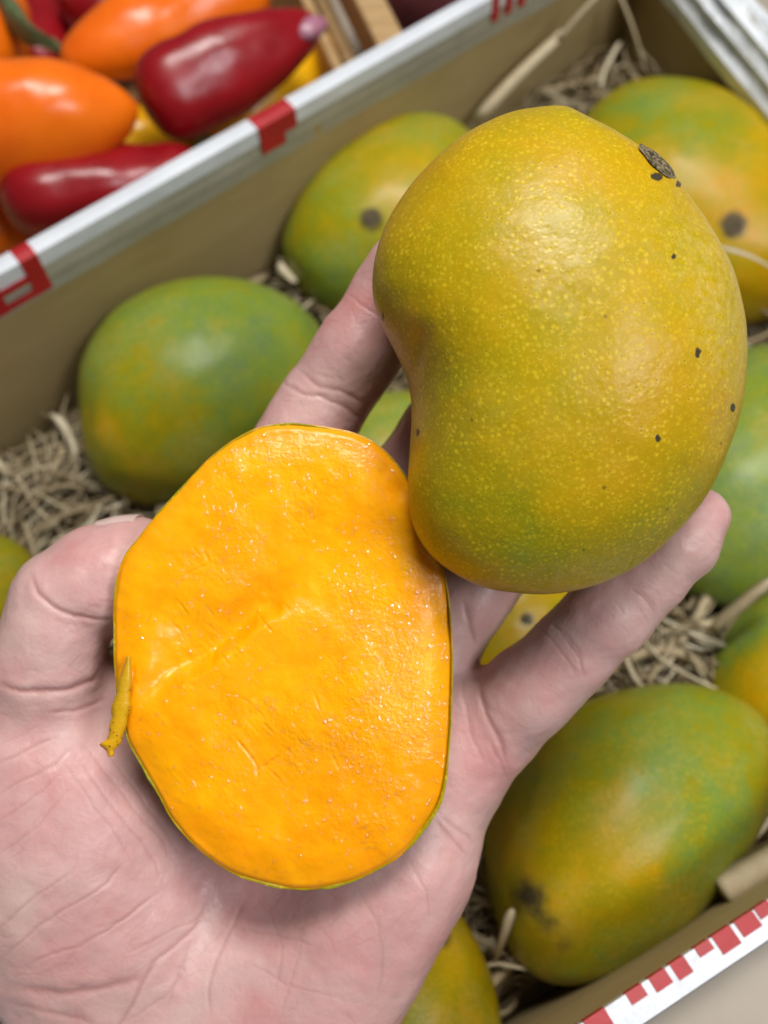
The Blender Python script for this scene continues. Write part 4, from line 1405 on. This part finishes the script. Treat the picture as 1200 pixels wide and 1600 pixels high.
    for k in range(3):
        o1, o2 = [(1, 2), (2, 0), (0, 1)][k]
        A = [slice(None)] * 3
        B = [slice(None)] * 3
        A[k] = slice(0, -1)
        B[k] = slice(1, None)
        ch = S[tuple(A)] != S[tuple(B)]
        e = np.argwhere(ch)
        okm = (e[:, o1] > 0) & (e[:, o2] > 0) & (e[:, o1] < S.shape[o1] - 1) & (e[:, o2] < S.shape[o2] - 1)
        e = e[okm]
        ins = S[e[:, 0], e[:, 1], e[:, 2]]

        def cell(d1, d2):
            q = e.copy()
            q[:, o1] += d1
            q[:, o2] += d2
            return idx[q[:, 0], q[:, 1], q[:, 2]]
        q = np.stack([cell(-1, -1), cell(0, -1), cell(0, 0), cell(-1, 0)], 1)
        q[~ins] = q[~ins][:, ::-1]
        quads.append(q)
    Q = np.vstack(quads)
    Q = Q[(Q >= 0).all(1)]
    Vw = c2w(Vc[:, 0], Vc[:, 1], Vc[:, 2])
    org = pxw(400, 1250, 22)
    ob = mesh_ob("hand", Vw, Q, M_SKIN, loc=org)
    # relax, then refine
    me = ob.data
    ed = np.empty(len(me.edges) * 2, np.int32)
    me.edges.foreach_get("vertices", ed)
    ed = ed.reshape(-1, 2)
    P = Vw - org
    deg = np.bincount(ed.ravel(), minlength=len(P)).astype(float)
    for it in range(10):
        acc = np.zeros_like(P)
        for k in range(3):
            acc[:, k] = np.bincount(ed[:, 0], P[ed[:, 1], k], len(P)) + np.bincount(ed[:, 1], P[ed[:, 0], k], len(P))
        Lp = acc / deg[:, None] - P
        P = P + (0.5 if it % 2 == 0 else -0.51) * Lp
    me.vertices.foreach_set("co", P.astype(np.float32).ravel())
    me.update()
    sub = ob.modifiers.new("subsurf", 'SUBSURF')
    sub.levels = sub.render_levels = 2
    dg = bpy.context.evaluated_depsgraph_get()
    m2 = bpy.data.meshes.new_from_object(ob.evaluated_get(dg))
    ob.modifiers.clear()
    ob.data = m2
    me = m2
    nv = len(me.vertices)
    co = np.empty(nv * 3, np.float32)
    me.vertices.foreach_get("co", co)
    co = co.reshape(-1, 3).astype(float)
    no = np.empty(nv * 3, np.float32)
    me.vertices.foreach_get("normal", no)
    no = no.reshape(-1, 3).astype(float)
    W = co + org
    if ((no @ FW) < 0).mean() < 0.35 or True:
        # make sure normals point outwards (surface nets winding)
        c0 = np.array([0, 0, 0])
    px, py, d = project(W)
    face = -(no @ FW)
    if np.sum((face > 0) & (d < 21.5)) < np.sum((face < 0) & (d < 21.5)):
        me.flip_normals()
        no = -no
        face = -face
    vis = smoothstep(0.05, 0.35, face)
    Gc = W * 100
    disp = 0.035 * fbm(Gc * 0.9, 3, 81) + 0.005 * fbm(Gc * 3.0, 3, 83) + 0.002 * fbm(Gc * 11, 3, 85)
    crease = np.zeros(nv)
    # (depth cm, half width px, polyline)
    CR = [
        (.045, 5, [(45, 893), (57, 922), (82, 946), (116, 962), (150, 968), (182, 966)]),
        (.060, 6, [(-10, 1068), (30, 1080), (75, 1082), (110, 1076), (145, 1060), (165, 1034)]),
        (.030, 4, [(70, 1112), (115, 1112), (150, 1098), (168, 1088)]),
        (.030, 4, [(430, 588), (448, 602), (468, 614), (500, 618), (535, 634), (570, 660)]),
        (.026, 4, [(462, 572), (482, 592), (498, 604), (530, 610), (575, 634)]),
        (.014, 3, [(452, 598), (470, 612), (480, 622)]),
        (.016, 3, [(540, 455), (565, 478), (600, 500)]),
        (.018, 3, [(852, 966), (872, 985), (890, 1005), (905, 1028), (914, 1062)]),
        (.014, 3, [(843, 980), (868, 1008), (890, 1035), (902, 1060)]),
        (.014, 3, [(880, 985), (900, 1010), (912, 1030)]),
        (.024, 4, [(985, 918), (1000, 930), (1015, 948), (1024, 966)]),
        (.012, 3, [(996, 915), (1012, 935), (1026, 952)]),
        (.045, 5, [(748, 1060), (752, 1090), (760, 1118), (775, 1145), (788, 1178), (794, 1204)]),
        (.020, 4, [(764, 1160), (782, 1190), (788, 1214)]),
        (.040, 6, [(722, 935), (728, 960), (736, 985), (747, 1010)]),
        (.028, 4, [(676, 1278), (700, 1302), (722, 1330), (732, 1340)]),
        (.020, 4, [(690, 1275), (722, 1300), (742, 1318)]),
        (.014, 4, [(724, 1050), (726, 1100), (738, 1150), (760, 1200)]),
        (.030, 5, [(342, 1362), (330, 1400), (306, 1448), (276, 1478), (240, 1502), (215, 1550), (190, 1596), (170, 1640)]),
        (.020, 4, [(392, 1388), (372, 1430), (352, 1468), (336, 1505), (326, 1545), (330, 1600)]),
        (.012, 3, [(300, 1470), (285, 1520), (255, 1560), (190, 1600)]),
        (.012, 3, [(288, 1500), (270, 1540), (262, 1580)]),
        (.016, 3, [(-10, 1457), (50, 1405), (90, 1375), (122, 1354)]),
        (.020, 3, [(-10, 1508), (40, 1462), (100, 1420), (166, 1384), (200, 1340)]),
        (.018, 3, [(28, 1516), (80, 1492), (126, 1478), (170, 1452), (205, 1428), (262, 1384)]),
        (.022, 3, [(-10, 1200), (40, 1172), (92, 1150)]),
        (.018, 3, [(-10, 1245), (40, 1218), (84, 1196), (118, 1162)]),
        (.014, 3, [(-10, 1292), (30, 1262), (66, 1234), (100, 1200)]),
        (.010, 3, [(-10, 1340), (60, 1290), (110, 1230)]),
        (.014, 4, [(120, 1155), (160, 1200), (205, 1260), (250, 1310), (280, 1360)]),
        (.012, 4, [(100, 1165), (150, 1225), (200, 1290), (240, 1345), (262, 1400)]),
        (.010, 3, [(90, 1180), (140, 1250), (185, 1310), (215, 1360)]),
        (.012, 3, [(150, 1150), (190, 1205), (240, 1275), (290, 1345)]),
        (.045, 9, [(4, 1536), (40, 1546), (90, 1551), (140, 1548), (190, 1536), (240, 1520)]),
        (.022, 5, [(10, 1562), (50, 1572), (105, 1588), (160, 1606)]),
        (.010, 3, [(180, 1500), (240, 1470), (300, 1440), (360, 1400)]),
        (.008, 3, [(140, 1450), (190, 1440), (230, 1410)]),
        (.010, 3, [(360, 1450), (430, 1460), (500, 1480)]),
        (.008, 3, [(420, 1420), (440, 1480), (430, 1560)]),
        (.010, 4, [(560, 1385), (590, 1440), (600, 1500), (590, 1570)]),
        (.008, 3, [(470, 1470), (455, 1530), (440, 1590)]),
        (.010, 3, [(640, 1350), (665, 1390), (672, 1440)]),
        (.008, 3, [(380, 1500), (450, 1540), (540, 1560)]),
    ]
    rg = np.random.default_rng(21)
    for _ in range(60):
        x, y = rg.uniform(-10, 640), rg.uniform(1160, 1620)
        a = rg.choice([-0.72, -0.95, 0.9, -0.4], p=[.45, .2, .2, .15]) + rg.normal(0, 0.15)
        l = rg.uniform(25, 95)
        b = rg.normal(0, 7)
        CR.append((rg.uniform(.002, .005), 2.2, [(x, y), (x + l / 2 * math.cos(a) - b * math.sin(a), y + l / 2 * math.sin(a) + b * math.cos(a)), (x + l * math.cos(a), y + l * math.sin(a))]))
    for (x0, y0, x1, y1, a0, nn) in ((420, 650, 600, 400, 0.55, 16), (770, 1120, 1090, 820, 0.85, 34), (30, 1060, 230, 860, 0.3, 20)):
        for _ in range(nn):
            t = rg.random()
            x, y = x0 + (x1 - x0) * t + rg.normal(0, 30), y0 + (y1 - y0) * t + rg.normal(0, 30)
            a = a0 + rg.normal(0, 0.35)
            l = rg.uniform(15, 45)
            CR.append((rg.uniform(.002, .006), 2.2, [(x, y), (x + l / 2 * math.cos(a) + rg.normal(0, 2), y + l / 2 * math.sin(a)), (x + l * math.cos(a), y + l * math.sin(a))]))
    wob = 2.2 * fbm(Gc * 2.2, 3, 91)
    wob2 = 2.2 * fbm(Gc * 2.2 + 31.7, 3, 93)
    fr_ = np.where(vis > 0.02)[0]
    fx, fy = px[fr_] + wob[fr_], py[fr_] + wob2[fr_]
    for dp, w, pl in CR:
        dp = dp * (0.6 if dp > 0.04 and pl[0][0] < 60 else 0.55)
        w = w * 0.85
        pl = np.array(pl, float)
        x0, y0 = pl.min(0) - 6 * w
        x1, y1 = pl.max(0) + 6 * w
        mm = np.where((fx > x0) & (fx < x1) & (fy > y0) & (fy < y1))[0]
        if len(mm) == 0:
            continue
        dd, ar = seg_dist(fx[mm], fy[mm], pl)
        en = smoothstep(0, 0.22, np.minimum(ar, 1 - ar)) * 0.85 + 0.15 * (np.minimum(ar, 1 - ar) > 0.001)
        ii = fr_[mm]
        disp[ii] += vis[ii] * en * (-dp * np.exp(-(dd / w) ** 2) + 0.30 * dp * np.exp(-((dd - 2.4 * w) / (1.5 * w)) ** 2))
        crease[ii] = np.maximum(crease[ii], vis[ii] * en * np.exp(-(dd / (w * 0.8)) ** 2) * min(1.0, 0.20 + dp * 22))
    co = co + no * disp[:, None] / 100
    me.vertices.foreach_set("co", co.astype(np.float32).ravel())
    red = 0.34 + 0.10 * fbm(Gc * 0.6, 3, 95)
    for x, y, r, a in [(900, 1060, 90, 0.20), (1100, 800, 60, 0.25), (820, 1120, 70, 0.14), (120, 880, 70, 0.22), (100, 1000, 60, 0.12), (200, 1330, 110, 0.18), (120, 1180, 80, 0.16), (470, 610, 50, 0.12), (560, 500, 60, 0.22), (330, 1420, 70, 0.12), (560, 1500, 140, 0.12), (760, 1200, 50, 0.18), (420, 1580, 140, 0.12),
                       (60, 1390, 90, -0.22), (250, 1430, 70, -0.18), (520, 1420, 80, -0.12), (890, 1120, 60, -0.12), (700, 1350, 60, -0.10), (1000, 960, 40, -0.1)]:
        red += a * np.exp(-((px - x) ** 2 + (py - y) ** 2) / r ** 2)
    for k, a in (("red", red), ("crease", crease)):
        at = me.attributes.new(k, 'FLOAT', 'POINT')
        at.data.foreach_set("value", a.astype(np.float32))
    me.polygons.foreach_set("use_smooth", [True] * len(me.polygons))
    me.update()
    tag(ob, "open left hand, palm up, holding the cut mango half and the whole mango", "hand")
    # thumb nail on the far side of the thumb tip
    nu_, nv_ = 14, 16
    base = pxc(196, 884, 21.08)
    axd = np.array([0.96, 0.26, -0.02]); axd /= np.linalg.norm(axd)
    out_ = np.array([-0.22, 0.85, 0.20]); out_ -= axd * (out_ @ axd); out_ /= np.linalg.norm(out_)
    sd = np.cross(axd, out_)
    NV = []
    for th_ in (0.0, 0.06):
        for i in range(nu_):
            u = -0.45 + 0.95 * i / (nu_ - 1)
            for j in range(nv_):
                a = -1.05 + 2.1 * j / (nv_ - 1)
                rr = 1.09 - 0.24 * max(0, u + 0.1) ** 1.5 + 0.02 + th_ * 0.7 - 0.05 * (abs(a) > 1.0)
                NV.append(base + axd * (u + 0.10 * math.cos(a * 1.4)) + out_ * rr * math.cos(a) + sd * rr * 0.86 * math.sin(a))
    NV = np.array(NV)
    NW = c2w(NV[:, 0], NV[:, 1], NV[:, 2])
    g0 = grid_faces(nu_, nv_)
    nf = [tuple(q) for q in g0.tolist()] + [tuple(q[::-1] + nu_ * nv_) for q in g0]
    h0 = nu_ * nv_
    rim = [i * nv_ for i in range(nu_)] + [(nu_ - 1) * nv_ + j for j in range(1, nv_)] + [i * nv_ + nv_ - 1 for i in range(nu_ - 2, -1, -1)] + [j for j in range(nv_ - 2, 0, -1)]
    nf += [(rim[k], rim[(k + 1) % len(rim)], rim[(k + 1) % len(rim)] + h0, rim[k] + h0) for k in range(len(rim))]
    nl = mesh_ob("thumb_nail", NW, [tuple(int(c) for c in q) for q in nf], M_NAIL, ob)
    orient_out(nl)
    return ob


hand = build_hand()
